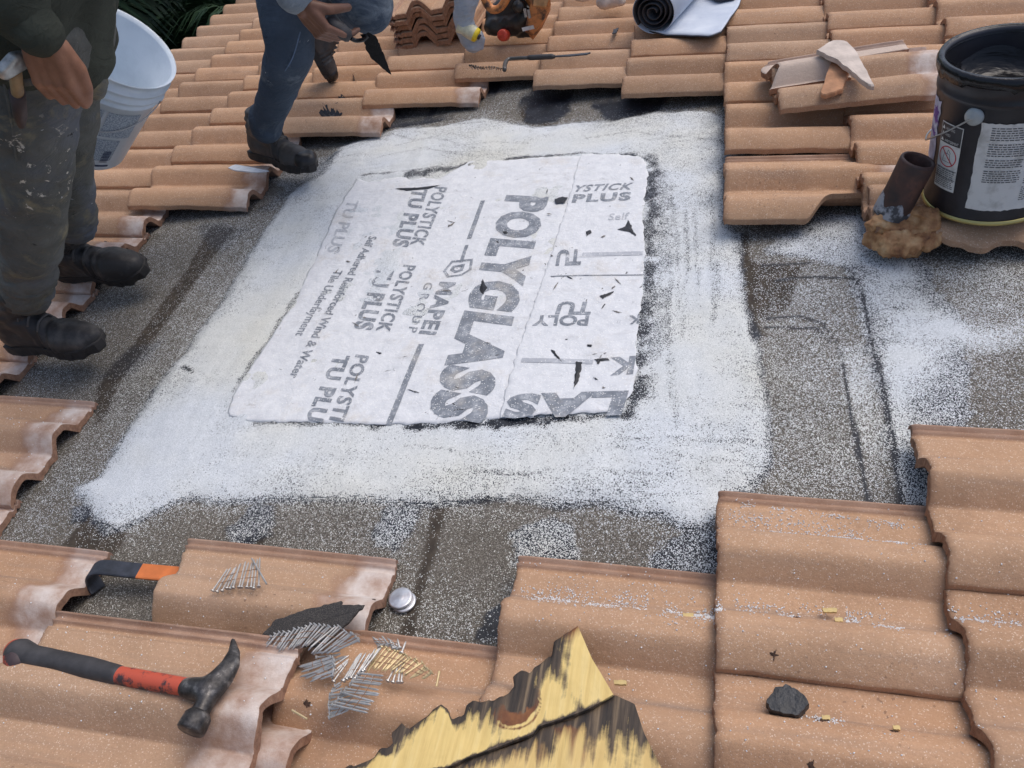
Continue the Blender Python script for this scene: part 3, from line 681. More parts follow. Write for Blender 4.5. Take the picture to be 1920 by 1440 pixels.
def ring_band(S, c, Zf, pts, w_, mat='ink', name='printed_logo'):
    pts = [P(*p, .012)[:2] for p in pts]; ctr = sum(pts) / len(pts); vs = []; n_ = len(pts)
    for p in pts:
        for k in (1.0, 1 - w_): q = ctr + (p - ctr) * k; vs.append((q[0], q[1], float(Zf(q[0], q[1]))))
    return ink(S, c, (vs, [(2 * i, 2 * i + 1, 2 * ((i + 1) % n_) + 1, 2 * ((i + 1) % n_)) for i in range(n_)]), mat, name)
ring_band(*A, [(846, 487), (887, 484), (884, 505), (865, 516), (838, 519), (830, 507)], .2)
ring_band(*A, [(848, 497), (872, 493), (868, 506), (852, 511), (843, 505)], .55)
word(*B_, 'YSTICK', (1075, 360), (1185, 356), (1080, 348), .35, spacing=1.1, shear=.2); word(*B_, 'PLUS', (1072, 380), (1182, 376), (1076, 366), .6, spacing=1.15)
word(*B_, 'Self', (1140, 414), (1178, 412), (1143, 402), .1, 'ink2')
word(*B_, 'TU', (1113, 567), (1048, 568), (1107, 589), .5); word(*B_, 'POLY', (1105, 592), (1002, 594), (1102, 610), .4)
word(*B_, 'LAS', (1178, 734), (955, 744), (1166, 774), .8, spacing=1.18); word(*B_, 'TU', (1092, 470), (1046, 472), (1089, 497), .6)
word(*B_, 'K', (1192, 668), (1145, 672), (1187, 698), .6); word(*B_, 'K', (1200, 590), (1180, 592), (1198, 606), .4)
bar(*B_, (978, 677), (1112, 679), .014, 'ink2'); bar(*B_, (1092, 478), (1205, 474), .016, 'ink2')
word(*B_, 'MIAMI-DADE COUNTY', (1062, 485), (1128, 483), (1063, 479), .1, 'sheet')
tarm = simple('tar', (.018, .018, .021), .42, var=.5, scale=60, bump=.002)
bar(*B_, (1033, 520), (1207, 513), .004, 'ink', 'cut_line')
def smear(S, c, Zf, pts, name='tar_spot', mat=None):
    q = polyline([P(*p, .012)[:2] for p in list(pts) + [pts[0]]], np.linspace(0, 1, 26, endpoint=False)); ctr = q.mean(0); a = np.arange(26)
    q = q + .0018 * np.stack([vnoise(a * 1.3, a * 0 + pts[0][0]), vnoise(a * 1.3, a * 0 + 5 + pts[0][0])], -1)
    vs = [(x, y, float(Zf(x, y)) + .0004) for x, y in q] + [(ctr[0], ctr[1], float(Zf(*ctr)) + .0016)]
    o = mesh_obj(name, [(v[0] - c[0], v[1] - c[1], v[2] - c[2]) for v in vs], [(i, (i + 1) % 26, 26) for i in range(26)], mat or tarm); place(o, parent=S)
smear(*B_, [(1040, 374), (1055, 369), (1065, 372), (1058, 381), (1042, 382)]); smear(*B_, [(1158, 432), (1172, 426), (1178, 414), (1183, 422), (1186, 432), (1193, 444), (1180, 436)])
smear(*B_, [(1032, 658), (1040, 660), (1054, 680), (1048, 676)]); smear(*B_, [(1080, 678), (1092, 680), (1086, 712), (1074, 732), (1078, 715)])
smear(*B_, [(1115, 674), (1140, 672), (1142, 676), (1124, 677), (1121, 684)]); smear(*B_, [(1098, 436), (1108, 432), (1110, 438), (1100, 445)]); smear(*B_, [(1101, 646), (1110, 647), (1109, 651), (1101, 651)])
smear(*A, [(943, 434), (950, 433), (952, 438), (945, 439)]); smear(*A, [(904, 524), (914, 540), (906, 552), (899, 548)]); smear(*A, [(706, 660), (716, 662), (711, 664)]); smear(*A, [(740, 352), (790, 350), (828, 345), (800, 353), (760, 356)])
rs_ = np.random.RandomState(21); grim = simple('grey_scuff', (.20, .185, .17), .8, var=.4)
for i in range(30):
    right = rs_.rand() < .45; x0, y0 = (rs_.uniform(1010, 1190), rs_.uniform(320, 760)) if right else (rs_.uniform(560, 960), rs_.uniform(350, 770))
    if not right and x0 < 960 - (y0 - 300) * .0 and x0 < 700 - (y0 - 340) * .45: continue
    L2, w2, th2 = rs_.uniform(2, 11), rs_.uniform(.6, 1.7), rs_.normal() * .7; c2, s2_ = math.cos(th2) * L2, math.sin(th2) * L2
    smear(*(B_ if right else A), [(x0 - c2, y0 - s2_), (x0 + s2_ / L2 * w2, y0 - c2 / L2 * w2), (x0 + c2, y0 + s2_), (x0 - s2_ / L2 * w2, y0 + c2 / L2 * w2)], 'scuff', tarm if i % 5 == 0 else grim)
smear(*B_, [(1124, 555), (1150, 545), (1148, 550), (1130, 560)]); smear(*A, [(764, 730), (786, 737), (776, 735)])

# ------------------------------------------------------------------ tools and debris in the foreground
steel = N('forged_steel', .42, .55); steel.color(steel.ramp(steel.noise(55, 6, .65), [(.35, (.028, .026, .026)), (.55, (.085, .08, .078)), (.72, (.30, .28, .26))])); steel.rough(steel.mr(steel.noise(40, 4), .3, .7, .3, .65)); steel.bump(steel.noise(90, 5), .0012, .5)
rubber = simple('grip_rubber', (.045, .043, .045), .62, var=.35, scale=50, bump=.0008)
redp = N('worn_red_paint', .6); redp.color(redp.mix(redp.mr(redp.noise(38, 6, .65), .48, .56), (.50, .085, .045), (.05, .032, .035))); redp.bump(redp.noise(80, 4), .001, .5)
orangep = simple('orange_paint', (.62, .175, .045), .5, var=.18, scale=35)
blackp = simple('chipped_black_paint', (.03, .034, .045), .5, var=.5, scale=45, bump=.001)
silver = N('bright_nail_steel', .42, .55); silver.color(silver.ramp(silver.noise(60, 4), [(.3, (.34, .335, .32)), (.7, (.58, .57, .55))]))
brassn = N('yellow_galvanised_nail', .45, .5); brassn.color((.58, .46, .26))
ZH = .172
h = lambda a, b, z=ZH: P(a, b, z)
T = Thing('claw_hammer', 'claw hammer with black rubber grip and scuffed red shaft lying on the foreground tile', 'hammer', frame(h(210, 1262, ZH - .02)))
T.part('grip', organic(chain([[(h(38, 1226), .0235), (h(62, 1232), .018), (h(110, 1240), .0165), (h(170, 1254), .017), (h(222, 1266), .0145)]]), .0035, 4), rubber, sm=True)
T.part('butt_cap', organic(chain([[(h(33, 1222), .020), (h(35, 1240), .021)]]), .0035, 3), redp.m, sm=True)
T.part('shaft', organic(chain([[(h(216, 1265), .0135), (h(290, 1278), .0135), (h(362, 1290), .0125)]]), .0035, 3), redp.m, sm=True)
hd = chain([[(h(352, 1290), .0145), (h(385, 1294), .0185), (h(396, 1288), .018)], [(h(392, 1300), .015), (h(383, 1322), .0125), (h(372, 1340), .0135)],
            [(h(398, 1286), .017), (h(414, 1268), .0145), (h(428, 1248), .0115), (h(437, 1225, ZH - .004), .008), (h(437, 1200, ZH - .012), .0035)],
            [(h(404, 1292), .014), (h(422, 1272), .012), (h(438, 1248), .009), (h(443, 1225, ZH - .006), .006), (h(439, 1202, ZH - .013), .003)]])
T.part('head', organic(hd, .003, 3), steel.m, sm=True)
fa, fb = Vector(h(376, 1335)), Vector(h(356, 1372)); d = (fb - fa); q = d.to_track_quat('Z', 'Y').to_matrix().to_4x4()
T.part('striking_face', lathe([(0, 0), (.014, 0), (.0185, .006), (.0195, .016), (.0195, d.length - .002), (.0175, d.length), (0, d.length + .0008)], 28, Matrix.Translation(fa) @ q), steel.m, sm=True)

def ribbon(path, wd, th, wdir=(0, 1, 0)):
    path = [Vector([float(c) for c in p]) for p in path]; wv = Vector(wdir).normalized(); vs = []; fs = []
    for i, p in enumerate(path):
        t = (path[min(i + 1, len(path) - 1)] - path[max(i - 1, 0)]).normalized(); n_ = t.cross(wv).normalized(); w2 = n_.cross(t)
        k = wd[i] if hasattr(wd, '__len__') else wd; q_ = th[i] if hasattr(th, '__len__') else th
        for a, b in ((-1, -.6), (-.85, -1), (.85, -1), (1, -.6), (1, .6), (.85, 1), (-.85, 1), (-1, .6)): vs.append((p + w2 * (a * k / 2) + n_ * (b * q_ / 2))[:])
    for i in range(len(path) - 1):
        for k in range(8): fs.append((i * 8 + k, i * 8 + (k + 1) % 8, i * 8 + 8 + (k + 1) % 8, i * 8 + 8 + k))
    fs += [tuple(reversed(range(8))), tuple(range(len(path) * 8 - 8, len(path) * 8))]; return vs, fs
a0 = P(420, 1085, .03); a1 = P(262, 1071, .043); a2 = P(196, 1064, .052)
T = Thing('pry_bar', 'flat orange pry bar with blackened hooked end poking out beneath the loose tile', 'pry bar', frame(P(300, 1075, 0)))
wd = (a2 - a1); wd[2] = 0; wdir = (-wd[1], wd[0], 0)
T.part('painted_bar', ribbon(spline([a0, (a0 + a1) / 2, a1], 6), .031, .006, wdir), orangep)
T.part('blackened_hook', ribbon(spline([a1, (a1 + a2) / 2, a2, P(178, 1066, .050), P(170, 1076, .040), P(174, 1090, .022), P(184, 1106, .006)], 6), .031, .0062, wdir), blackp)

def nail_strip(name, label, heads, tips, n, zh, zt, mat, wires=True, r=.0015, group='strips of collated nails'):
    H = polyline([P(*p, zh) for p in heads], np.linspace(0, 1, n)); K = polyline([P(*p, zt) for p in tips], np.linspace(0, 1, n))
    T = Thing(name, label, 'nails', frame((H.mean(0) + K.mean(0)) / 2), group)
    rs = np.random.RandomState(n + int(heads[0][0]))
    for a, b in zip(H, K):
        a = a + rs.normal(0, .0012, 3); b = b + rs.normal(0, .0018, 3); a[2] = max(a[2], zh - .001); b[2] = max(b[2], zt - .001); d = (b - a) / np.linalg.norm(b - a)
        vf = join(tube([a + d * .0016, b - d * .004, b], [r, r, .0004], 6), tube([a, a + d * .0016], [r * 2.3, r * 2.3], 10)); T.part('nail', vf, mat, sm=False)
    if wires:
        for f_ in (.35, .62): T.part('wire', tube([a + (b - a) * f_ + np.array([0, 0, r * 1.2]) for a, b in zip(H, K)], .0005, 4), wirem)
    return T
wirem = N('collating_wire', .5, .6); wirem.color((.36, .20, .12)); wirem = wirem.m
G = 'strips of collated nails'
nail_strip('nail_strip', 'small fan of bright nails on the loose tile above the hammer', [(398, 1110), (432, 1104), (468, 1103), (486, 1103)], [(428, 1068), (455, 1056), (475, 1050), (488, 1046)], 12, .096, .096, silver.m, r=.0015)
n0 = [P(500, 1095, .101), P(472, 1047, .101)]
solo('loose_nail', tube(n0, .0016, 6), silver.m, frame(n0[0]), 'single nail lying crosswise over the small fan of nails', 'nail')
def Zp(x, y): return (480 + x / 5.053, 1100 + y / 5.053)
def strip(label, hs, ts, n, z, mat=None, dz=0.0, wires=True): z += .014; return nail_strip('nail_strip', label, [Zp(*p) for p in hs], [Zp(*p) for p in ts], n, z, z + dz, mat or silver.m, wires)
strip('long arched strip of nails at the top of the nail pile', [(155, 445), (330, 415), (545, 350), (700, 368), (860, 410), (1000, 510)], [(80, 560), (230, 600), (450, 560), (520, 640), (640, 640), (760, 620)], 27, .104, None, -.006)
strip('strip of near-level nails at the left of the pile beside the hammer tile', [(720, 662), (750, 705), (745, 790), (740, 835)], [(425, 740), (415, 790), (440, 870), (590, 880)], 11, .096)
strip('strip of steep nails in the middle of the pile', [(820, 890), (880, 875), (930, 870), (1030, 790)], [(975, 630), (1040, 640), (1100, 645), (1185, 575)], 13, .098)
strip('strip of level nails pointing right in the lower part of the pile', [(985, 822), (935, 860), (865, 950), (805, 1050), (720, 1125)], [(1225, 850), (1215, 912), (1175, 1002), (1105, 1097), (1045, 1180)], 12, .101)
strip('strip of slanting nails at the bottom of the pile under the level ones', [(740, 945), (700, 1055), (690, 1110), (690, 1190), (690, 1255)], [(830, 900), (835, 960), (860, 1020), (1010, 1110), (880, 1165)], 12, .092)
strip('short strip of nails with tips raised at the top right of the pile', [(1170, 565), (1300, 575), (1375, 620)], [(1075, 485), (1240, 480), (1395, 520)], 11, .088)
strip('strip of yellowish nails trailing off the right of the pile', [(1180, 560), (1400, 640), (1600, 740), (1680, 820)], [(1010, 800), (1260, 800), (1440, 860), (1560, 870)], 21, .086, brassn.m)
strip('loose comb of crossing nails between the level strips and the middle of the pile', [(560, 650), (640, 720), (740, 900)], [(800, 640), (860, 660), (900, 690)], 9, .090)
strip('few nails hanging below the yellowish strip', [(1255, 915), (1320, 910), (1380, 890)], [(1320, 750), (1370, 700), (1390, 690)], 4, .083, None, 0, False)
n0 = [P(*Zp(1710, 945), .080), P(*Zp(1738, 800), .084)]
solo('loose_nail', tube(n0, .0018, 6), brassn.m, frame(n0[0]), 'single yellowish nail at the far right end of the nail pile', 'nail')
n0 = [P(*Zp(485, 1255), .125), P(*Zp(340, 1170), .128)]
solo('loose_nail', tube(n0, .0016, 6), brassn.m, frame(n0[0]), 'single nail lying on the pale end of the lower loose tile', 'nail')

shing = N('shingle_granules', .9); shing.color(shing.ramp(shing.vor(520, out='Distance'), [(0, (.13, .115, .10)), (.5, (.035, .033, .033))])); shing.bump(shing.noise(500, 3), .002, .6)
plate([(492, 1192), (515, 1166), (560, 1150), (600, 1140), (645, 1130), (640, 1137), (686, 1137), (664, 1160), (640, 1182), (600, 1215), (560, 1212)], .088, .004, shing.m, 'shingle_scrap', 'torn dark granule-faced membrane scrap poking out above the nail pile', 'shingle scrap', n=60, jag=.0025, tilt=(0, .05))
tin = N('tin_cap', .4, .75); tin.color(tin.ramp(tin.noise(60, 4), [(.3, (.5, .47, .48)), (.7, (.78, .80, .82))]))
for i, (a, b, z, lb) in enumerate(((758, 1129, .004, 'lower ribbed tin cap washer beside the loose tile end'), (751, 1122, .010, 'upper ribbed tin cap washer stacked on another beside the tile end'))):
    p = P(a, b, z); solo('tin_cap', lathe([(0, .0032), (.006, .0036), (.008, .0026), (.012, .0034), (.014, .0024), (.018, .0032), (.0205, .002), (.021, 0), (.018, .0006), (0, .0006)], 40), tin.m, frame(p), lb, 'tin cap', 'tin caps by the loose tile', w=False, sm=True)
plate([(1437, 1332), (1440, 1318), (1452, 1300), (1470, 1294), (1496, 1302), (1518, 1328), (1498, 1350), (1468, 1347), (1440, 1340)], .058, .015, simple('tar_lump', (.022, .024, .028), .5, var=.6, scale=50, bump=.004), 'tar_chunk', 'palm-sized black chunk of hardened tar on the bottom right tile', 'tar chunk', bulge=.0, n=34, jag=.0025)
yw = simple('fresh_splinter', (.66, .50, .22), .8, var=.2)
for i, (x_, y_, w_, lb) in enumerate(((1555, 1146, 14, 'larger pale yellow wood splinter on the bottom right tile'), (1572, 1164, 8, 'smaller pale yellow splinter just below the larger one'), (1290, 1156, 10, 'yellow wood splinter in the granules left of the bottom right tile'),
                                (1163, 1282, 12, 'splinter beside the straight edge of the rotten plywood'), (1548, 1347, 8, 'tiny yellow crumb right of the black tar chunk'), (1680, 1366, 7, 'tiny pale crumb far right of the black tar chunk'))):
    plate([(x_ - w_, y_ - 4), (x_ + w_, y_ - 3), (x_ + w_ * .9, y_ + 5), (x_ - w_ * .9, y_ + 3)], .052 if x_ > 1250 else .07, .004, yw, 'wood_splinter', lb, 'splinter', 'wood splinters', n=16, jag=.0015)

# rotten plywood offcut: two torn plies
def ply_mat(name, flip):
    m = N(name, .72)
    at = m.n('ShaderNodeAttribute', attribute_name='mask'); rgb = m.n('ShaderNodeSeparateColor'); m.L(at.outputs['Color'], rgb.inputs[0])
    gv_ = m.vec((90, 5, 20), (0, 0, R_(-22))); gr = m.noise(1.0, 6, .6, gv_, .2)
    c = m.ramp(gr, [(.3, (.60, .42, .15)), (.5, (.72, .53, .20)), (.7, (.77, .60, .27))])
    c = m.mix(m.mr(m.noise(7, 4), .4, .7, 0, .4), c, (.80, .60, .22) if not flip else (.55, .34, .15))
    brown = m.mr(m.math('ADD', rgb.outputs[1], m.math('MULTIPLY', m.math('SUBTRACT', gr, .5), .9)), .35, .6)
    c = m.mix(brown, c, m.ramp(m.noise(30, 5), [(.3, (.07, .02, .012)), (.55, (.22, .085, .03)), (.75, (.40, .20, .07))]))
    blk = m.mr(m.math('ADD', m.math('ADD', rgb.outputs[0], m.math('MULTIPLY', m.math('SUBTRACT', gr, .5), 1.4)), m.math('MULTIPLY', m.math('SUBTRACT', m.noise(26, 5, .7), .5), .8)), .36, .66)
    c = m.mix(blk, c, m.ramp(m.noise(1.0, 5, .6, gv_), [(.35, (.014, .012, .012)), (.55, (.07, .05, .035)), (.75, (.24, .17, .10))]))
    m.color(c); m.bump(gr, .0025, .5); return m.m
TOPE = [(640, 1445), (668, 1432), (700, 1418), (712, 1400), (728, 1398), (738, 1388), (733, 1370), (752, 1352), (765, 1362), (800, 1340), (825, 1318), (838, 1328), (845, 1345), (868, 1338), (872, 1322), (885, 1310), (905, 1316), (925, 1312), (950, 1296), (962, 1282), (960, 1262), (975, 1252), (992, 1258), (1000, 1246), (1032, 1228), (1036, 1200), (1060, 1188), (1080, 1170)]
MIDE = [(640, 1470), (700, 1462), (780, 1446), (838, 1440), (880, 1420), (930, 1402), (1000, 1376), (1010, 1362), (1060, 1345), (1100, 1330), (1150, 1302)]
PZ = .098
def ply_part(bot, right, top, left, z, th, maskf, n, mat, nm):
    G2 = coons([P(*p, z) for p in bot], [P(*p, z) for p in right], [P(*p, z) for p in top], [P(*p, z) for p in left], n, n)
    s = np.linspace(0, 1, n); S, Tt = np.meshgrid(s, s, indexing='ij')
    je = np.exp(-(1 - Tt) * n / 3.0); G2[..., 1] += je * .006 * fbm(G2[..., 0] * 70, S * 3, 2, 3)
    G2[..., 2] += .0015 * fbm(G2[..., 0] * 20, G2[..., 1] * 20, 1, 4) - .004 * np.exp(-(1 - Tt) * n / 3.5)
    vs, fs = shell(G2, th); b, k = maskf(S, Tt, G2)
    b2 = np.r_[b.ravel(), np.ones(b.size) * .75]; k2 = np.r_[k.ravel(), np.ones(b.size) * .3]
    c = PT.T.inverted(); me = bpy.data.meshes.new(nm); me.from_pydata([(c @ Vector(v))[:] for v in vs], [], fs); me.materials.append(mat)
    paint(me, b2, k2, b2 * 0); o = bpy.data.objects.new(nm, me); place(o, parent=PT.o); return o
PT = Thing('rotten_plywood', 'torn yellow plywood offcut with charred-black rotten edges and a brown knot in the foreground', 'plywood piece', frame(P(950, 1380, PZ), rot=Matrix.Identity(3)))
def mk1(S, Tt, G2):
    x, y = G2[..., 0], G2[..., 1]; b = 1.05 * np.exp(-(1 - Tt) / np.maximum(.10, .52 + .42 * fbm(S * 8, S * 0, 1, 3))) + .9 * np.exp(-Tt / .05)
    b = np.maximum(b, 1.1 * smooth(.5, .2, S) * smooth(.2, .9, Tt) * (.6 + .6 * fbm(S * 9, Tt * 2, 3, 3))); b *= smooth(1.0, .88, S) * .85 + .15
    kc = P(965, 1318, PZ); d = np.hypot(x - kc[0], (y - kc[1]) * 1.0); k = smooth(.034, .026, d + .003 * fbm(x * 60, y * 60, 1, 3)) + .6 * np.exp(-np.abs(d - .036) / .004)
    k = np.maximum(k, .6 * np.exp(-(1 - Tt) / .3) * smooth(.3, .5, S)); b = b + 1.0 * smooth(.030, .012, np.hypot(x - kc[0] - .002, (y - kc[1] - .014)) + .006 * fbm(x * 80, y * 80, 6, 3)) ; return b, np.clip(k, 0, 1.2)
def mk2(S, Tt, G2):
    b = 1.0 * np.exp(-(1 - Tt) / (.20 + .16 * fbm(S * 12, S * 0, 5, 3))) + .4 * smooth(.75, 1, S) * smooth(-.1, .7, Tt) + .22 * smooth(.55, .1, S); return b, .08 + .55 * np.exp(-(1 - Tt) / .35) + .2 * fbm(S * 6, Tt * 2, 1, 3)
ply_part([(600, 1600), (800, 1590), (1000, 1580), (1290, 1560)], [(1290, 1560), (1240, 1440), (1208, 1375), (1190, 1320), (1152, 1302)], MIDE, [(600, 1600), (640, 1470)], PZ - .006, .012, mk2, 110, ply_mat('rotten_ply_lower', True), 'lower_ply')
ply_part(MIDE, [(1150, 1302), (1110, 1235), (1082, 1170)], TOPE, [(640, 1470), (640, 1445)], PZ, .006, mk1, 120, ply_mat('rotten_ply_upper', False), 'upper_ply')

# ------------------------------------------------------------------ black pail of roof cement
bk = simple('black_pail_plastic', (.022, .023, .03), .38, var=.35, scale=14, bump=.0006)
tarw = N('wet_roof_cement', .25, 0, .4); tarw.color((.009, .009, .011)); tarw.bump(tarw.noise(9, 4, .5, None, .8), .02, .5)
gold = N('gold_rim', .35, .7); gold.color((.50, .42, .16))
paper = N('label_paper', .6); paper.color(paper.ramp(paper.noise(25, 6), [(.32, (.42, .42, .40)), (.5, (.66, .67, .66)), (1, (.72, .73, .72))]))
inkk = simple('label_ink', (.09, .09, .10), .6, var=.2); greyp = simple('grey_ear_plastic', (.38, .42, .43), .45, var=.1)
wire_m = N('wire_handle', .35, .9); wire_m.color((.42, .43, .44))
BC = (.552, 1.128, .088); BR0, BR1, BH = .120, .127, .312
T = Thing('black_pail', 'large black pail of roof cement with white paper labels at the right edge', 'pail', frame(BC))
rz = lambda z: BR0 + (BR1 - BR0) * z / BH
T.part('body', lathe([(0, .002), (BR0 - .004, .002), (BR0 - .001, .004), (BR0, .010), (rz(.25), .25), (rz(.25) + .003, .253), (rz(.26) + .003, .262), (rz(.27), .266), (rz(.285), .288), (BR1 + .002, .292),
     (BR1 + .006, .298), (BR1 + .0065, .305), (BR1 + .003, BH), (BR1 - .004, BH + .001), (BR1 - .007, .305), (BR1 - .009, .26), (BR0 - .006, .02), (0, .018)], 72), bk, w=False, sm=True)
T.part('bottom_rim', lathe([(BR0 + .0005, .0), (BR0 + .0045, .001), (BR0 + .005, .006), (BR0 + .001, .009)], 72), gold.m, w=False, sm=True)
rs = np.random.RandomState(4); vs = []; fs = []; K = 40
for i in range(16):
    for k in range(K):
        a = 2 * math.pi * k / K; rr = (BR1 - .0075) * i / 15; x_, y_ = rr * math.cos(a), rr * math.sin(a)
        vs.append((x_, y_, .228 + .012 * float(fbm(x_ * 9, y_ * 9, 3, 2)) + (.05 + .012 * math.sin(a * 5)) * (i / 15)**6))
for i in range(15):
    for k in range(K): fs.append((i * K + k, (i + 1) * K + k, (i + 1) * K + (k + 1) % K, i * K + (k + 1) % K))
T.part('cement_fill', (vs, fs), tarw.m, w=False, sm=True)
vs = []; fs = []
for k in range(97):
    a = 2 * math.pi * k / 96
    dr = .006 + .012 * max(0, float(vnoise(k * .55, 3.3)))
    for r, z in ((BR1 - .008, .30), (BR1 - .003, BH + .0025), (BR1 + .0045, BH + .002), (BR1 + .0085, .305), (BR1 + .0078, .300 - dr), (BR1 + .003, .299 - dr * 1.2)): vs.append((r * math.cos(a), r * math.sin(a), z))
for k in range(96):
    for i in range(5): fs.append((k * 6 + i, (k + 1) * 6 + i, (k + 1) * 6 + i + 1, k * 6 + i + 1))
T.part('smeared_rim', (vs, fs), tarw.m, w=False, sm=True)
def cyl_map(vf, a0, z0, sc, dr, flip=1):
    return [((rz(z0 + y * sc) + dr) * math.cos(a0 + x * sc / BR1), (rz(z0 + y * sc) + dr) * math.sin(a0 + x * sc / BR1), z0 + y * sc) for x, y, z in vf[0]], vf[1]
def cyl_patch(a0, a1, z0, z1, dr, nx_=16, nz_=14, jag=0.0, skew=0.0):
    vs = []; fs = []
    for i in range(nx_ + 1):
        for j in range(nz_ + 1):
            a = a0 + (a1 - a0) * i / nx_; z = z0 + (z1 - z0) * j / nz_ + skew * (a - a0)
            if jag: a += jag * float(vnoise(j * 1.3, i * .9 + 4)) * (i in (0, nx_)); z += jag * .1 * float(vnoise(i * 1.4, j + 8)) * (j in (0, nz_))
            vs.append(((rz(z) + dr) * math.cos(a), (rz(z) + dr) * math.sin(a), z))
    for i in range(nx_):
        for j in range(nz_): k = i * (nz_ + 1) + j; fs.append((k, k + nz_ + 1, k + nz_ + 2, k + 1))
    return vs, fs
D = R_
wl = T.part('warning_label', cyl_patch(D(-160), D(-135), .062, .205, .0007), paper.m, w=False)
def sub(vf, mat, nm): return T.part(nm, vf, mat, w=False, parent=wl)
sub(cyl_patch(D(-159.2), D(-135.8), .163, .203, .0012), bk, 'black_heading')
for i, s_ in enumerate(('WARNING', 'AVISO', 'AVERTISSEMENT')):
    tv = text_vf(s_, .0078, .0, 0, 1.0, .62); sub(cyl_map(tv, D(-153.5), .191 - i * .0125, 1.0, .0016), paper.m, 'heading_word')
    tri = ([(0, 0, 0), (.008, 0, 0), (.004, .0075, 0)], [(0, 1, 2)]); sub(cyl_map(tri, D(-158.5), .191 - i * .0125, 1.0, .0016), paper.m, 'warning_triangle')
redk = simple('red_ink', (.55, .04, .05), .6, var=.1)
cx_, r0 = .0255, .0225; vs = []; fs = []
for k in range(41):
    a = 2 * math.pi * k / 40
    for r in (r0, r0 - .0022): vs.append((cx_ + r * math.cos(a), r * math.sin(a), 0))
for k in range(40): fs.append((2 * k, 2 * k + 1, 2 * k + 3, 2 * k + 2))
sub(cyl_map((vs, fs), D(-159.2), .136, 1.0, .0013), redk, 'prohibition_ring')
c_, s_ = math.cos(D(-45)) * r0, math.sin(D(-45)) * r0
sub(cyl_map(([(cx_ - c_ - .0008, -s_ - .0008, 0), (cx_ - c_ + .0008, -s_ + .0008, 0), (cx_ + .0008, .0008, 0), (cx_ - .0008, -.0008, 0), (cx_ + c_ + .0008, s_ + .0008, 0), (cx_ + c_ - .0008, s_ - .0008, 0)], [(0, 1, 2, 3), (3, 2, 4, 5)]), D(-159.2), .136, 1.0, .0016), redk, 'prohibition_bar')
for (x0, y0, x1, y1) in ((.014, -.012, .034, -.012), (.014, -.012, .017, .006), (.034, -.012, .031, .006), (.017, .006, .031, .006), (.024, .006, .026, .015), (.026, .015, .033, .008)):
    d = np.array([-(y1 - y0), x1 - x0]); d = d / np.linalg.norm(d) * .0005
    sub(cyl_map(([(x0 - d[0], y0 - d[1], 0), (x1 - d[0], y1 - d[1], 0), (x1 + d[0], y1 + d[1], 0), (x0 + d[0], y0 + d[1], 0)], [(0, 1, 2, 3)]), D(-159.2), .136, 1.0, .0011), inkk, 'pictogram_line')
def fine_print(parent, a0, a1, zs, hgt, nm='text_line'):
    v_, f_ = [], []
    for z in zs:
        a = a0
        while a < a1 - .02:
            wv = random.uniform(.02, .075); b = min(a + wv, a1); q = cyl_patch(a, b, z, z + hgt, .0014, 2, 1); v_, f_ = join((v_, f_), q); a = b + .014
    T.part(nm, (v_, f_), inkk, w=False, parent=parent)
fine_print(wl, D(-158.5), D(-137), [.106 - .0042 * i for i in range(10)], .0016)
sub(cyl_patch(D(-159.5), D(-135.5), .108, .1092, .0013), inkk, 'rule_line'); sub(cyl_patch(D(-159.5), D(-135.5), .088, .0889, .0016), inkk, 'rule_line')
bl = T.part('instruction_label', cyl_patch(D(-121), D(-38), .035, .225, .0007, 30, 16, .014), paper.m, w=False)
fine_print(bl, D(-112), D(-82), [.215 - .0048 * i for i in range(25) if i not in (6, 13, 18)], .002)
fine_print(bl, D(-78), D(-45), [.215 - .0048 * i for i in range(34) if i not in (8, 17, 26)], .002)
pur = simple('purple_print', (.16, .06, .30), .6, var=.3)
pl = T.part('brand_label', cyl_patch(D(-200), D(-167), .10, .235, .0007, 12, 12, .04), simple('lilac_paper', (.50, .48, .60), .6), w=False)
T.part('purple_emblem', cyl_patch(D(-182), D(-169), .188, .218, .0014, 8, 6, .10), pur, w=False, parent=pl)
T.part('purple_emblem', cyl_patch(D(-181), D(-173), .16, .17, .0014, 6, 3, .10), pur, w=False, parent=pl)
ea = D(-128); ez = .235; ep = Vector((math.cos(ea), math.sin(ea), 0)); em = Matrix.Translation(ep * (rz(ez)) + Vector((0, 0, ez))) @ ep.to_track_quat('Z', 'Y').to_matrix().to_4x4()
T.part('handle_ear', lathe([(0, .012), (.004, .012), (.005, .010), (.011, .009), (.0165, .006), (.0175, 0), (.0175, -.004)], 28, em), greyp, w=False, sm=True)
e0 = ep * (rz(ez) + .011) + Vector((0, 0, ez))
hp = [e0]
for a, r, z in ((-139, .135, .212), (-150, .138, .190), (-160, .139, .172), (-170, .137, .156), (-182, .134, .140), (-205, .132, .128), (-225, .132, .125), (-260, .132, .140), (-290, .133, .19), (-306, .134, .228)): hp.append((r * math.cos(D(a)), r * math.sin(D(a)), z))
T.part('wire_handle', tube(spline(hp, 5), .0019, 8), wire_m.m, w=False, sm=True)
# stick standing in the cement
sp_ = P(1900, 150, .30)
solo('mixing_stick', box(.030, .012, .40, (0, 0, .20), .002), simple('tarry_wood', (.022, .022, .024), .55, var=.3), frame((BC[0] + .035, BC[1] - .06, BC[2] + .19), rot=Matrix.Rotation(R_(-7), 3, 'Y') @ Matrix.Rotation(R_(5), 3, 'X')), 'black tarry paddle standing in the black pail of cement', 'stick', w=False)

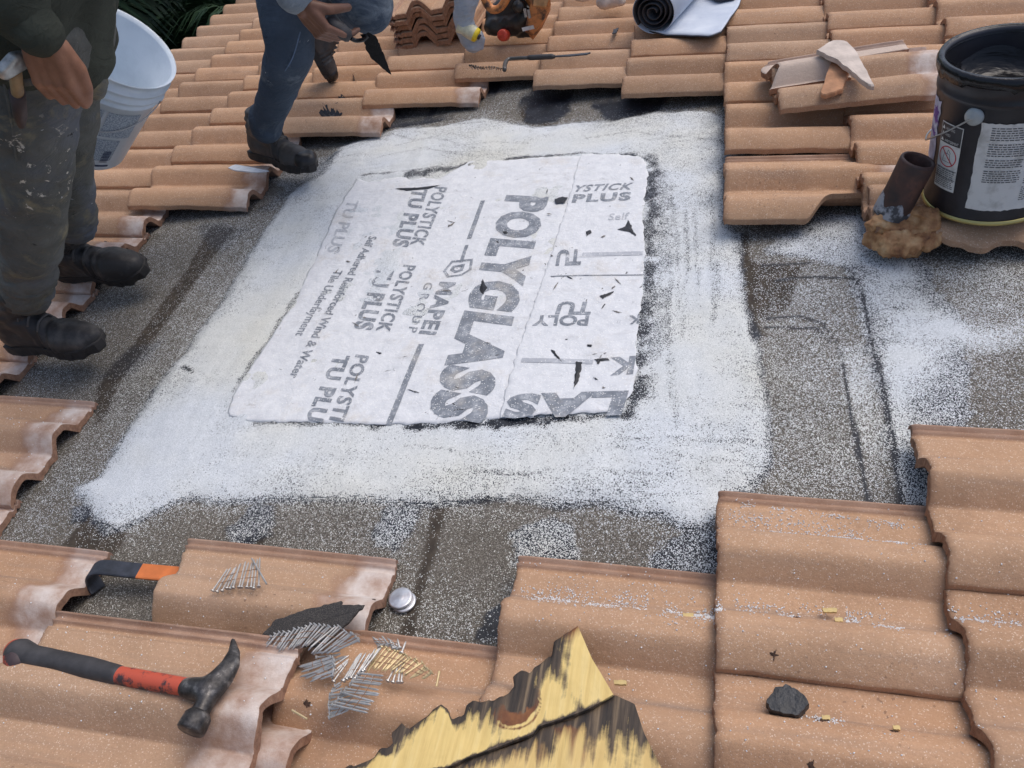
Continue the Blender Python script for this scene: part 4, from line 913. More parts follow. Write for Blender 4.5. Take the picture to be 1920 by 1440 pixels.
# rusty pipe offcut and foam lumps
rust = N('tarry_rust', .6); rust.color(rust.ramp(rust.noise(22, 6, .6), [(.3, (.028, .022, .022)), (.55, (.075, .036, .028)), (.75, (.16, .07, .045))])); rust.bump(rust.noise(60, 5), .003, .6)
pb = np.array(P(1672, 398, .088)); pt = PV(1722, 300, pb, 0.0); dz_ = Vector([float(a) for a in pt - pb]); ln = dz_.length; Q = dz_.to_track_quat('Z', 'Y').to_matrix()
PM = Matrix.Translation(Vector([float(a) for a in pb])) @ Q.to_4x4()
T = Thing('pipe_offcut', 'short dark rusty pipe offcut leaning beside the black pail, open end up', 'pipe', PM)
pr_ = .036
T.part('pipe_wall', lathe([(pr_ - .006, .0), (pr_, 0), (pr_ * 1.01, .01), (pr_ * .99, ln * .5), (pr_, ln - .004), (pr_ - .001, ln), (pr_ - .006, ln + .001), (pr_ - .008, ln - .004), (pr_ - .008, .002)], 40), rust.m, w=False, sm=True)
vs = []; fs = []
for k in range(41):
    a = 2 * math.pi * k / 40; top_ = .022 + .02 * float(vnoise(k * .35, 1.1)) + .012 * math.sin(a)
    for i in range(5): z = -.002 + (top_ + .002) * i / 4; r = pr_ + .0028 * (1 - (i / 4)**3) + .0004; vs.append((r * math.cos(a), r * math.sin(a), z))
for k in range(40):
    for i in range(4): fs.append((k * 5 + i, (k + 1) * 5 + i, (k + 1) * 5 + i + 1, k * 5 + i + 1))
fl = N('silvery_sealant', .5, .2); fl.color(fl.mix(fl.mr(fl.noise(40, 5), .45, .55), (.06, .065, .075), (.36, .38, .42))); fl.bump(fl.noise(70, 4), .003, .6)
T.part('sealant_collar', (vs, fs), fl.m, w=False, sm=True)
foam = N('amber_foam', .62); fn = foam.noise(26, 6, .6); foam.color(foam.ramp(fn, [(.30, (.10, .035, .018)), (.46, (.36, .17, .07)), (.62, (.55, .32, .15)), (.8, (.68, .50, .30))])); foam.bump(foam.noise(70, 6, .7), .006, .7)
def fz(c): return .007 * fbm(c[:, 0] * 55, c[:, 1] * 55, c[:, 2] * 55, 4) - .005 * np.abs(fbm(c[:, 0] * 24, c[:, 1] * 24, c[:, 2] * 40, 2)) + .004 * fbm(c[:, 0] * 110, c[:, 2] * 110, 3.0, 3)
F1 = chain([[(P(1638, 420, .080), .018), (P(1668, 408, .084), .024), (P(1706, 402, .084), .028), (P(1744, 412, .080), .024)], [(P(1660, 425, .07), .02), (P(1740, 428, .066), .022)]])
F2 = chain([[(P(1638, 446, .042), .024), (P(1670, 454, .044), .030), (P(1712, 456, .044), .029), (P(1746, 446, .046), .024)], [(P(1660, 462, .02), .02), (P(1715, 468, .02), .022)]])
solo('foam_lump', organic(F1, .004, 2, fz), foam.m, frame(P(1690, 418, .045)), 'upper amber lump of hardened foam at the foot of the rusty pipe', 'foam lump', 'hardened foam lumps', sm=True)
solo('foam_lump', organic(F2, .004, 2, fz), foam.m, frame(P(1690, 465, .0)), 'lower browner lump of hardened foam resting on the granules below the other', 'foam lump', 'hardened foam lumps', sm=True)

# underlayment roll at the top
rollw = N('roll_fabric', .7); rollw.color(rollw.ramp(rollw.noise(9, 5), [(.3, (.46, .52, .62)), (.7, (.62, .67, .74))])); rollw.bump(rollw.noise(30, 4), .004, .5)
rollb = simple('roll_bitumen', (.022, .024, .032), .5, var=.4, scale=30, bump=.001)
rc = np.array(P(1224, 24, .158)); ax = np.array([.30, .95, 0.0]); ax /= np.linalg.norm(ax); rr0 = .068
rx = np.array([ax[1], -ax[0], 0.0]); rzv = np.array([0, 0, 1.0])
T = Thing('underlayment_roll', 'part-used roll of white-faced black underlayment with its loose end spread on the tiles', 'roll', frame(rc - np.array([0, 0, rr0])))
sp2 = []; K = 150
for i in range(K + 1):
    a = 2 * math.pi * 3.6 * i / K; r = .012 + (rr0 - .012) * i / K; wob = 1 + .05 * math.sin(2 * a + 1) + .03 * math.sin(a * 3)
    sp2.append((r * wob * math.cos(a), r * wob * math.sin(a)))
aend = 2 * math.pi * 3.6
vs = []; fs = []
for d_ in (0.0, .75):
    for (a, b) in sp2: vs.append((rc + rx * a + rzv * b + ax * d_).tolist())
n_ = K + 1
for i in range(K): fs.append((i, i + 1, n_ + i + 1, n_ + i))
base_spiral = (vs, fs)
o = T.part('rolled_layers', base_spiral, rollb, sm=True); md = o.modifiers.new('th', 'SOLIDIFY'); md.thickness = .004; md.offset = 0
vs = []
cyl = []
for k in range(61):
    a = 2 * math.pi * k / 60
    wob = 1 + .03 * math.sin(2 * a + 1)
    for r, d_ in ((rr0 + .0035, .004), (rr0 + .0055, .004), (rr0 + .0055, .75), (rr0 + .0035, .75)): vs.append((rc + rx * (r * wob * math.cos(a)) + rzv * (r * wob * math.sin(a)) + ax * d_).tolist())
fs = [(k * 4 + i, (k + 1) * 4 + i, (k + 1) * 4 + (i + 1) % 4, k * 4 + (i + 1) % 4) for k in range(60) for i in range(4)]
T.part('outer_wrap', (vs, fs), rollw.m, sm=True)
G2 = coons([P(1197, 38, .10), P(1215, 56, .094), P(1250, 64, .094), P(1330, 68, .096), P(1352, 58, .10)], [P(1352, 58, .10), P(1385, 10, .10), P(1410, -60, .10)], [P(1240, -60, .10), P(1410, -60, .10)], [P(1197, 38, .10), P(1225, 0, .095), P(1240, -60, .10)], 34, 24)
G2[..., 2] += .004 * fbm(G2[..., 0] * 9, G2[..., 1] * 9, 2, 3)
T.part('loose_end', shell(G2, .003), rollw.m, sm=True); G2[..., 2] -= .0032; G2[..., 1] -= .004
T.part('black_underside', shell(G2, .003), rollb, sm=True)
pl_ = P(1345, -6, .102)
plate([(1318, -12), (1345, 4), (1380, -2), (1390, -25), (1340, -30)], .104, .02, rollb, 'tar_chunk', 'black smeared blob on the loose white end of the roll at the top edge', 'tar chunk', n=24)

# tile saw, bagged can, hooked tool
sawo = N('saw_orange_housing', .5); sawo.color(sawo.mix(sawo.mr(sawo.noise(24, 6, .65), .46, .6), (.60, .23, .07), (.07, .035, .022))); sawo.bump(sawo.noise(60, 4), .002, .5)
sawb = simple('saw_oily_black', (.022, .02, .019), .35, var=.6, scale=40, bump=.002)
sawt = simple('saw_worn_tan', (.50, .29, .13), .55, var=.4, scale=30, bump=.002)
redc = simple('red_cap', (.55, .06, .03), .45, var=.15)
sb0 = np.array(P(960, 72, .09))
T = Thing('petrol_cut_off_saw', 'dirty orange and black petrol saw with a red cap standing on the tiles', 'saw', frame(sb0))
S_ = lambda a, b, o_=0.0: PV(a, b, sb0, o_)
T.part('engine_block', organic(chain([[(S_(925, 48), .036), (S_(965, 45), .042), (S_(985, 30), .045)], [(S_(930, 30, -.03), .04), (S_(970, 10, -.03), .055), (S_(990, -30, -.04), .05)], [(S_(975, 62), .02), (S_(1000, 58), .018)]]), .006, 2, lambda c: .005 * fbm(c[:, 0] * 40, c[:, 2] * 40, c[:, 1] * 40, 4)), sawb, sm=True)
T.part('front_handle', tube(spline([S_(900, -30, .05), S_(912, 5, .06), S_(925, 18, .065), (S_(942, 10, .065)), S_(960, -25, .06)], 6), .0145, 12), sawo.m, sm=True)
q_ = [S_(985, 50, .05), S_(1000, 64, .05), S_(1018, 40, .05), S_(1033, 8, .05), S_(1028, -30, .05), S_(975, -30, .05), S_(995, 5, .05)]
dep = np.array(RC @ np.array([0, 0, 1.0])) * .05; vs = [tuple(p) for p in q_] + [tuple(p - dep) for p in q_]; k = len(q_)
T.part('side_cover', (vs, [tuple(range(k)), tuple(range(2 * k - 1, k - 1, -1))] + [(i, k + i, k + (i + 1) % k, (i + 1) % k) for i in range(k)]), sawo.m)
q_ = [S_(1000, 10, .058), S_(1024, 12, .058), S_(1031, -8, .058), S_(1024, -30, .058), S_(1002, -30, .058)]
vs = [tuple(p) for p in q_] + [tuple(p - dep * .3) for p in q_]; k = 5
T.part('tan_panel', (vs, [tuple(range(k)), tuple(range(2 * k - 1, k - 1, -1))] + [(i, k + i, k + (i + 1) % k, (i + 1) % k) for i in range(k)]), sawt)
cp = Vector([float(a) for a in S_(943, 66, .055)]); cdv = Vector((-.1, -.9, .35)).normalized(); cm = Matrix.Translation(cp) @ cdv.to_track_quat('Z', 'Y').to_matrix().to_4x4()
cap_ = T.part('filler_cap', lathe([(0, .012), (.015, .012), (.0195, .009), (.021, .002), (.021, -.02)], 26, cm), redc, sm=True)
T.part('cap_grip', box(.026, .006, .006, (0, 0, .014), .001, cm), redc, parent=cap_)
T.part('exhaust_guard', join(*[box(.010, .006, .03, (0, 0, 0), .001, Matrix.Translation(Vector([float(a) for a in S_(985 + 7 * i, 24 + 2 * i, .06)]))) for i in range(2)]), simple('bare_metal', (.35, .33, .31), .4, .6), sm=False)
T.part('starter_hub', lathe([(0, .014), (.008, .014), (.011, .01), (.018, .008), (.022, 0), (.022, -.02)], 24, Matrix.Translation(Vector([float(a) for a in S_(972, 12, .045)])) @ cdv.to_track_quat('Z', 'Y').to_matrix().to_4x4()), sawb, sm=True)
T.part('torn_sticker', shell(np.array([[S_(978 + 22 * i / 4 + (2 if j else 0), 52 - 5 * i / 4 + 6 * j, .052 + .002) for j in range(2)] for i in range(5)]), .002), paper.m)
bagm = N('thin_plastic_bag', .35, 0, .5); bagm.color(bagm.ramp(bagm.noise(18, 5), [(.3, (.34, .42, .52)), (.7, (.50, .57, .65))])); bagm.b.inputs['Alpha'].default_value = .86; bagm.bump(bagm.noise(1.0, 5, .6, bagm.vec((25, 25, 90)), 1.0), .012, .8)
gb = np.array(P(893, 96, .10)); B2 = lambda a, b, o_=0.0: PV(a, b, gb, o_)
T = Thing('plastic_bag', 'crumpled translucent bluish plastic bag drooping over a yellow-capped can by the saw', 'plastic bag', frame(gb))
bag = organic(chain([[(B2(885, -40), .045), (B2(874, 0), .043), (B2(868, 35), .036), (B2(874, 60), .036), (B2(886, 82), .034)], [(B2(878, 60), .034), (B2(894, 68), .026)], [(B2(896, 86), .012), (B2(904, 92), .006), (B2(908, 72), .005)]]), .006, 3,
              lambda c: .004 * fbm(c[:, 0] * 30, c[:, 2] * 50, c[:, 1] * 30, 4))
T.part('bag_film', bag, bagm.m, sm=True)
cdir = Vector([float(a) for a in (B2(897, 62, .012) - B2(868, 45, 0))]).normalized(); c0 = Vector([float(a) for a in B2(893, 66, .022)]); cm = Matrix.Translation(c0) @ cdir.to_track_quat('Z', 'Y').to_matrix().to_4x4()
yel = simple('yellow_cap_plastic', (.78, .60, .03), .4, var=.1)
T = Thing('aerosol_can', 'can with a bright yellow cap poking out of the plastic bag', 'can', cm)
T.part('cap', lathe([(0, .008), (.017, .008), (.024, .004), (.026, -.006)], 28), yel, w=False, sm=True)
T.part('body', lathe([(.026, -.006), (.0265, -.01), (.0265, -.07), (0, -.07)], 28), simple('can_cream', (.6, .58, .42), .4), w=False, sm=True)
T.part('nozzle', lathe([(0, .016), (.009, .016), (.010, .008)], 16), bk, w=False, sm=True)
hz = .118
T = Thing('hooked_scraper', 'dark hooked hand tool with black grip lying along a far tile', 'scraper', frame(P(1000, 108, hz - .01)))
T.part('hook', tube(spline([P(946, 131, hz), P(947, 120, hz), P(953, 111, hz), P(968, 109, hz), P(992, 108, hz)], 5), [.0075] * 8 + [.006] * 13, 10), simple('dull_tool_steel', (.10, .095, .09), .45, .4), sm=True)
T.part('grip', tube([P(990, 108, hz), P(994, 108, hz), P(1035, 106, hz), P(1040, 106, hz)], [.007, .009, .009, .006], 12), rubber, sm=True)
T.part('blade', ribbon([P(1038, 106, hz), P(1070, 104, hz), P(1100, 101, hz), P(1107, 99, hz)], [.008, .014, .014, .004], .004, (0, 1, 0)), blackp)
nail_strip('nail_strip', 'tangled rusty nail strip beside the hook of the scraper on the far tile', [(880, 122), (900, 126), (925, 125), (940, 128)], [(888, 130), (905, 131), (925, 131), (938, 132)], 14, .122, .116, steel.m, r=.0016)
for i, (a, b, r_, lb) in enumerate(((1132, 2, .045, 'pale lumpy mortar chunk at the top edge behind the saw'), (1085, -8, .035, 'smaller mortar chunk left of the pale one at the top edge'))):
    c = P(a, b, .12); solo('mortar_chunk', organic(chain([[(c, r_ * .7), (c + np.array([r_ * 1.2, .01, .0]), r_ * .6)], [(c, r_ * .6), (c + np.array([.2 * r_, .02, r_ * .4]), r_ * .5)]]), .007, 1, lambda c_: .008 * fbm(c_[:, 0] * 30, c_[:, 2] * 30, c_[:, 1] * 30, 4)), shard, frame(c - np.array([0, 0, r_ * .7])), lb, 'mortar chunk', sm=True)
sil = simple('bare_sliver', (.62, .64, .68), .5, var=.1)
plate([(428, 316), (440, 310), (470, 315), (505, 322), (480, 325), (440, 321)], .088, .004, sil, 'plastic_sliver', 'thin white sliver lying on a tile behind the boot', 'sliver', n=20, jag=.001)
plate([(1150, 58), (1160, 53), (1156, 63), (1148, 64)], .088, .003, tarm, 'tar_crumb', 'tiny curled black crumb left of the roll', 'tar crumb', n=22, jag=.003)

# ------------------------------------------------------------------ palms below the eave
frond_m = N('palm_leaflets', .5); frond_m.color(frond_m.ramp(frond_m.noise(4, 3), [(.3, (.014, .034, .017)), (.55, (.030, .065, .028)), (.75, (.065, .105, .042))]))
trunk_m = simple('palm_trunk', (.12, .09, .06), .9, var=.3, scale=12)
bush_m = simple('shrub_leaves', (.018, .035, .014), .6, var=.5, scale=5)
IR = ROOF.inverted()
def fronds(n, L_, seed, width=.42, droop=.9):
    rs = np.random.RandomState(seed); vs = []; fs = []
    for f in range(n):
        az = f * 2.4 + rs.uniform(-.3, .3); el = rs.uniform(-.1, 1.25); ln_ = L_ * rs.uniform(.8, 1.1); p = np.array([0, 0, 0.0]); K = 26
        d = np.array([math.cos(az) * math.cos(el), math.sin(az) * math.cos(el), math.sin(el)])
        for i in range(K):
            t = i / K; d = d + np.array([0, 0, -droop * (.35 + t) / K * 1.6]); d /= np.linalg.norm(d); q = p + d * ln_ / K
            side = np.cross(d, [0, 0, 1.0]); side /= np.linalg.norm(side) + 1e-6; upv = np.cross(side, d)
            a = .012 * (1 - t) + .003; b = len(vs); vs += [(p + side * a).tolist(), (p - side * a).tolist(), (q - side * a * .9).tolist(), (q + side * a * .9).tolist()]; fs.append((b, b + 1, b + 2, b + 3))
            wl_ = width * math.sin(math.pi * min(1, .12 + t * .95))**.7
            for m_ in range(2):
                for sgn in (1, -1):
                    o_ = p + (q - p) * m_ / 2; dirl = side * sgn * .85 + d * .6 + upv * rs.uniform(-.25, .25) - np.array([0, 0, .35]); dirl /= np.linalg.norm(dirl)
                    l2 = wl_ * rs.uniform(.8, 1.1); wv = d * .012; b = len(vs); mid = o_ + dirl * l2 * .5 + np.array([0, 0, .02]); e = o_ + dirl * l2 - np.array([0, 0, .12 * l2])
                    vs += [(o_ - wv * .5).tolist(), (o_ + wv * .5).tolist(), (mid + wv).tolist(), (mid - wv).tolist(), e.tolist()]; fs += [(b, b + 1, b + 2, b + 3), (b + 3, b + 2, b + 4)]
            p = q
    return vs, fs
CW = ROOF @ Vector(CAM.tolist())
def ray_world(px, py, dist):
    d = Vector((RC @ np.array([(px - 960) / FPX, -(py - 720) / FPX, -1.0])).tolist()).normalized(); return CW + (ROOF.to_3x3() @ d) * dist
for i, (px, py, ds, L_, lb) in enumerate(((300, 40, 6.0, 1.6, 'dark green palm crown nearest the roof, between the bucket and the tiles'), (170, -60, 7.0, 1.8, 'dark palm crown half hidden behind the white bucket and worker'), (420, -120, 7.6, 1.9, 'palm crown furthest right beyond the eave'), (30, 120, 5.6, 1.5, 'palm crown hidden behind the left worker'), (250, 160, 6.8, 1.5, 'low palm crown below the other palms'))):
    c = ray_world(px, py, ds); T0 = bpy.data.objects.new('palm_tree', None); meta(T0, lb, 'palm tree', 'palms beyond the eave'); COL.objects.link(T0); T0.location = (c.x, c.y, 0)
    o = mesh_obj('fronds', *[x_ for x_ in fronds(30, L_, i + 3)], frond_m.m); COL.objects.link(o); o.parent = T0; o.location = (0, 0, c.z - .25)
    zt = max(c.z - .25, .3); o = mesh_obj('trunk', *tube([(0, 0, 0), (.04, .02, zt * .5), (0, 0, zt)], [.16, .12, .10], 14), trunk_m, True); COL.objects.link(o); o.parent = T0
def leafball(n, R, seed):
    rs = np.random.RandomState(seed); vs = []; fs = []
    for _ in range(n):
        d = rs.normal(size=3); d /= np.linalg.norm(d); d[2] = abs(d[2]); r = R * rs.uniform(.55, 1) * (1 + .25 * float(vnoise(d[0] * 3 + seed, d[1] * 3, d[2] * 3))); p = d * r
        a = rs.normal(size=3); a /= np.linalg.norm(a); b = np.cross(a, d); b /= np.linalg.norm(b) + 1e-6; s_ = rs.uniform(.05, .10); k = len(vs)
        vs += [(p - a * s_).tolist(), (p + b * s_ * .5).tolist(), (p + a * s_).tolist(), (p - b * s_ * .5).tolist()]; fs.append((k, k + 1, k + 2, k + 3))
    return vs, fs
for i in range(9):
    c = ray_world(60 + i * 48, (20, 120, -60)[i % 3], 7.5 + (i % 3)); T0 = bpy.data.objects.new('shrub', None); COL.objects.link(T0)
    T0.location = (c.x, c.y, 0); meta(T0, 'dark leafy shrub growing on the ground in the shade under the palms', 'shrub', 'shrubs under the palms')
    o = mesh_obj('foliage', *leafball(3600, 1.35, i), bush_m); COL.objects.link(o); o.parent = T0; o.location = (0, 0, .25)
    o = mesh_obj('stem', *tube([(0, 0, 0), (.02, 0, .6)], [.05, .03], 8), trunk_m); COL.objects.link(o); o.parent = T0

# ------------------------------------------------------------------ people
def cloth(name, c, stains=(), scale=11, bumpd=.012, rough=.85, fade=None):
    m = N(name, rough, 0, .25); base = m.ramp(m.noise(scale, 6, .6), [(.3, tuple(v * .7 for v in c)), (.55, c), (.78, tuple(min(1, v * 1.35) for v in c))])
    if fade: base = m.mix(m.mr(m.noise(5, 4, .6), .5, .68, 0, .75), base, fade)
    for i, (col, sc, lo, hi, loc) in enumerate(stains):
        v = m.n('ShaderNodeMapping'); v.inputs['Location'].default_value = (i * 7.7, 3.1 * i, 0); m.L(m.co.outputs['Object'], v.inputs[0])
        k = m.mr(m.noise(sc, 6, .7, v.outputs[0], .5), lo, hi)
        if loc is not None:
            q = m.n('ShaderNodeVectorMath', operation='DISTANCE'); m.L(m.co.outputs['Object'], q.inputs[0]); q.inputs[1].default_value = loc[0]; k = m.math('MULTIPLY', k, m.mr(q.outputs['Value'], loc[1], loc[1] * .4))
        base = m.mix(k, base, col)
    m.color(base)
    b = m.bump(m.noise(1.0, 5, .6, m.vec((16, 16, 30)), 1.2), bumpd, .7)
    m.bump(m.noise(900, 2), .0006, .5, b); return m.m
skin_m = N('skin_brown', .5, 0, .4); skin_m.color(skin_m.ramp(skin_m.noise(30, 5), [(.3, (.21, .095, .055)), (.7, (.33, .16, .095))])); skin_m.bump(skin_m.noise(180, 5), .0012, .5)
skin_m.b.inputs['Subsurface Weight'].default_value = .05
skin_d = N('skin_dark_brown', .5, 0, .4); skin_d.color(skin_d.ramp(skin_d.noise(30, 5), [(.3, (.13, .060, .038)), (.7, (.21, .105, .068))])); skin_d.bump(skin_d.noise(180, 5), .0012, .5)
hair_m = simple('black_hair', (.012, .010, .010), .6, var=.4, scale=120)
boot_m = N('black_boot_leather', .55, 0, .4); boot_m.color(boot_m.mix(boot_m.mr(boot_m.noise(14, 6, .65), .5, .7, 0, .55), (.026, .025, .026), (.13, .12, .11))); boot_m.bump(boot_m.noise(45, 5), .003, .5)
boot_g = N('grey_boot_leather', .6, 0, .35); boot_g.color(boot_g.ramp(boot_g.noise(20, 6), [(.3, (.035, .034, .036)), (.7, (.085, .082, .083))])); boot_g.bump(boot_g.noise(60, 5), .003, .5)
sole_m = simple('boot_sole', (.022, .020, .020), .75, var=.3)
lace_m = simple('boot_lace', (.075, .072, .07), .8); toe_m = simple('scuffed_toe', (.014, .014, .016), .4, var=.5, scale=40)
def unit(v): v = np.array(v, float); return v / np.linalg.norm(v)
def boot(T, heel, toe, up, mat, name='boot', shaft_to=None, cap=False, wd=1.0):
    """heel, toe: ground points; up: leg direction; local frame x toe, y side, z up"""
    heel = np.array(heel, float); toe = np.array(toe, float); x = unit(toe - heel); L_ = np.linalg.norm(toe - heel); up = unit(up); z = unit(up - x * np.dot(up, x)); y = np.cross(z, x); k = L_ / .30 * wd
    W = lambda a, b, c: heel + x * a * L_ + y * b * k + z * c * k
    ank = shaft_to if shaft_to is not None else W(.20, 0, .20)
    segs = [[(W(.16, 0, .055), .040 * k), (W(.40, 0, .050), .036 * k), (W(.66, 0, .045), .039 * k), (W(.82, 0, .042), .035 * k), (W(.885, 0, .040), .030 * k)],
            [(W(.66, .010, .040), .038 * k), (W(.84, .010, .038), .030 * k)], [(W(.66, -.010, .040), .038 * k), (W(.84, -.010, .038), .030 * k)],
            [(W(.16, 0, .055), .041 * k), (W(.20, 0, .11), .041 * k), (np.array(ank, float), .047 * k)], [(W(.50, 0, .062), .034 * k), (W(.32, 0, .105), .040 * k), (W(.24, 0, .15), .043 * k)]]
    def fn(c):
        r = c - heel; a = r @ x / L_; h_ = r @ z / k
        return .0016 * fbm(c[:, 0] * 45, c[:, 1] * 45, c[:, 2] * 45, 4) + .0035 * np.sin(a * 95 + 2 * fbm(c[:, 0] * 12, c[:, 1] * 12, 0, 2)) * np.exp(-((a - .55) / .09)**2) + .002 * np.sin(h_ * 260) * smooth(.09, .13, h_)
    o = T.part(name, organic(chain(segs), .0055 * k, 3, fn), mat, sm=True)
    # sole: outline slab
    out = [(-.0, .0), (.02, .028), (.10, .036), (.30, .030), (.45, .034), (.65, .047), (.82, .044), (.92, .034), (.975, .020), (.998, 0), (.975, -.021), (.92, -.034), (.82, -.043), (.65, -.045), (.45, -.033), (.30, -.030), (.10, -.036), (.02, -.028)]
    q = polyline(out + [out[0]], np.linspace(0, 1, 60, endpoint=False)); vs = []
    for kk, (cz, sc) in enumerate(((.030, .965), (.027, 1.0), (.006, 1.0), (.0, .97))):
        for i, (a, b) in enumerate(q):
            lug = .93 if (i % 4 < 2 and kk >= 2) else 1.0; hz_ = cz + (.010 * smooth(.75, 1.0, a)) + (-.004 if kk == 3 and .32 < a < .45 else 0) * -1
            vs.append(W(.5 + (a - .5) * sc * lug, b * sc * lug, hz_))
    n_ = 60; fs = [(r * n_ + i, (r + 1) * n_ + i, (r + 1) * n_ + (i + 1) % n_, r * n_ + (i + 1) % n_) for r in range(3) for i in range(n_)] + [tuple(range(n_)), tuple(range(4 * n_ - 1, 3 * n_ - 1, -1))]
    T.part('sole', (vs, fs), sole_m, parent=o)
    for i in range(5):
        a = .55 - .055 * i; c = .088 + .0165 * i; wy = .028
        T.part('lace', tube(spline([W(a - .012, wy, c - .012), W(a + .015, wy * .5, c + .010), W(a + .01, -wy * .5, c + .012), W(a - .02, -wy, c - .008)], 4), .0028 * k, 6), lace_m, parent=o, sm=True)
    if cap: T.part('toe_cap', organic(chain([[(W(.86, .010, .041), .0325 * k), (W(.90, 0, .040), .0305 * k), (W(.86, -.010, .041), .0325 * k)]]), .005, 3), toe_m, parent=o, sm=True)
    return W
def wrinkle(c, amp=.006, sc=14, seed=0):
    return amp * 1.2 * (.5 - np.abs(fbm(c[:, 0] * sc * .35 + seed, c[:, 1] * sc * .35, c[:, 2] * sc * .9, 3))) + amp * .7 * fbm(c[:, 0] * sc * .7, c[:, 1] * sc * .7, c[:, 2] * sc * 1.6 + seed, 4) + amp * .16 * np.sin(c[:, 2] * 60 + c[:, 0] * 30 + 4 * fbm(c[:, 0] * 9, c[:, 1] * 9, c[:, 2] * 9 + seed, 3))

# --- worker at the left edge
f1 = np.array(P(112, 636, .085)); f1b = np.array(P(196, 512, .085))
J = lambda a, b, o_=0.0: PV(a, b, f1, o_)
T1 = Thing('person', 'worker in olive shirt and paint-stained dark trousers standing at the left edge', 'person', frame(f1))
ankN = J(50, 556, .0); kneeN = J(62, 345, .04); hipN = J(58, 60, .02); ankF = J(140, 425, -.28); kneeF = J(118, 290, -.16); hipF = J(108, 50, -.13)
pel = J(86, 10, -.05); chest = J(66, -170, -.05); neck = J(66, -265, -.04); 
tr1 = cloth('stained_work_trousers', (.108, .110, .100), [((.21, .185, .12), 9, .53, .68, None), ((.56, .52, .44), 40, .60, .64, (tuple(map(float, J(62, 330, .1) - f1)), .17)), ((.012, .012, .014), 22, .66, .70, None), ((.42, .42, .42), 50, .68, .70, None)], fade=(.12, .135, .17), bumpd=.016)
tv = chain([[(hipN, .098), ((hipN + kneeN) / 2, .086), (kneeN, .070), ((kneeN * .6 + ankN * .4), .068), ((kneeN * .3 + ankN * .7), .060), (kneeN * .18 + ankN * .82, .054)], [(hipF, .098), ((hipF + kneeF) / 2, .080), (kneeF, .062), ((kneeF + ankF) / 2, .058), (kneeF * .2 + ankF * .8, .056)],
            [(hipN, .10), (hipF, .10)], [(hipN, .105), (pel, .115)], [(hipF, .105), (pel, .115)]])
T1.part('trousers', organic(tv, .009, 5, lambda c: wrinkle(c, .008, 13)), tr1, sm=True)
wn, wf = ankN, ankF
for a, nm in ((ankN, 0), (ankF, 1)):
    u_ = unit((kneeN if nm == 0 else kneeF) - a); T1.part('trouser_cuff', organic(chain([[(a + u_ * .012, .055), (a + u_ * .040, .060)], [(a + u_ * .05, .057), (a + u_ * .08, .062)]]), .006, 2, lambda c: .004 * fbm(c[:, 0] * 40, c[:, 1] * 40, c[:, 2] * 90, 3)), tr1, sm=True)
upb = UP
boot(T1, P(28, 650, .062), P(207, 655, .060), (kneeN - ankN), boot_m, shaft_to=ankN + UP * .02, wd=1.0)
boot(T1, P(118, 512, .062), P(290, 512, .060), (kneeF - ankF), boot_m, shaft_to=ankF + UP * .02, wd=1.0)
olive = cloth('olive_shirt', (.042, .047, .036), [], scale=8, bumpd=.012)
elb = J(-52, -70, .13); wr = J(70, 58, .16); sh_ = J(28, -230, .10); shF = J(110, -230, -.16); elbF = J(165, -130, -.22); wrF = J(120, -10, -.26)
sv = chain([[(chest, .135), (J(70, -60, -.04), .128), (J(76, 20, -.04), .128), (J(84, 62, -.03), .122)], [(J(30, -190, .06), .09), (J(34, 40, .05), .092), (J(44, 80, .05), .086)], [(J(130, -190, -.14), .09), (J(128, 50, -.13), .09)],
            [(sh_, .075), (elb, .060), (J(20, 0, .15), .056), (wr - unit(wr - elb) * .02, .040)], [(shF, .072), (elbF, .056), (wrF, .043)], [(sh_, .075), (neck, .07), (shF, .072)]])
T1.part('shirt', organic(sv, .009, 5, lambda c: wrinkle(c, .006, 10, 5)), olive, sm=True)
T1.part('sleeve_cuff', organic(chain([[(wr - unit(wr - elb) * .022, .042), (wr + unit(wr - elb) * .002, .040)]]), .005, 2), olive, sm=True)
def head_vf(base, fwd, upv, k=1.0):
    f_ = unit(fwd); u = unit(np.array(upv) - f_ * np.dot(upv, f_)); s_ = np.cross(u, f_); W = lambda a, b, c: base + f_ * a * k + s_ * b * k + u * c * k
    sg = [[(W(0, 0, -.10), .055 * k), (W(0, 0, .0), .055 * k)], [(W(-.02, 0, .10), .088 * k), (W(.02, 0, .12), .085 * k)], [(W(.02, 0, .05), .068 * k), (W(.055, 0, .01), .042 * k)], [(W(.092, 0, .075), .012 * k), (W(.110, 0, .045), .014 * k)],
          [(W(.085, .012, .018), .010 * k), (W(.085, -.012, .018), .010 * k)], [(W(0, .085, .07), .016 * k), (W(-.006, .087, .045), .012 * k)], [(W(0, -.085, .07), .016 * k), (W(-.006, -.087, .045), .012 * k)]]
    hr = [[(W(-.035, 0, .125), .094 * k), (W(.01, 0, .15), .084 * k)], [(W(-.05, 0, .08), .080 * k), (W(-.045, 0, .05), .065 * k)]]
    return W, chain(sg), chain(hr)
eye_w = simple('eye_white', (.7, .68, .65), .3, var=.02, bump=0); eye_b = simple('iris', (.03, .015, .01), .2, var=.1, bump=0)
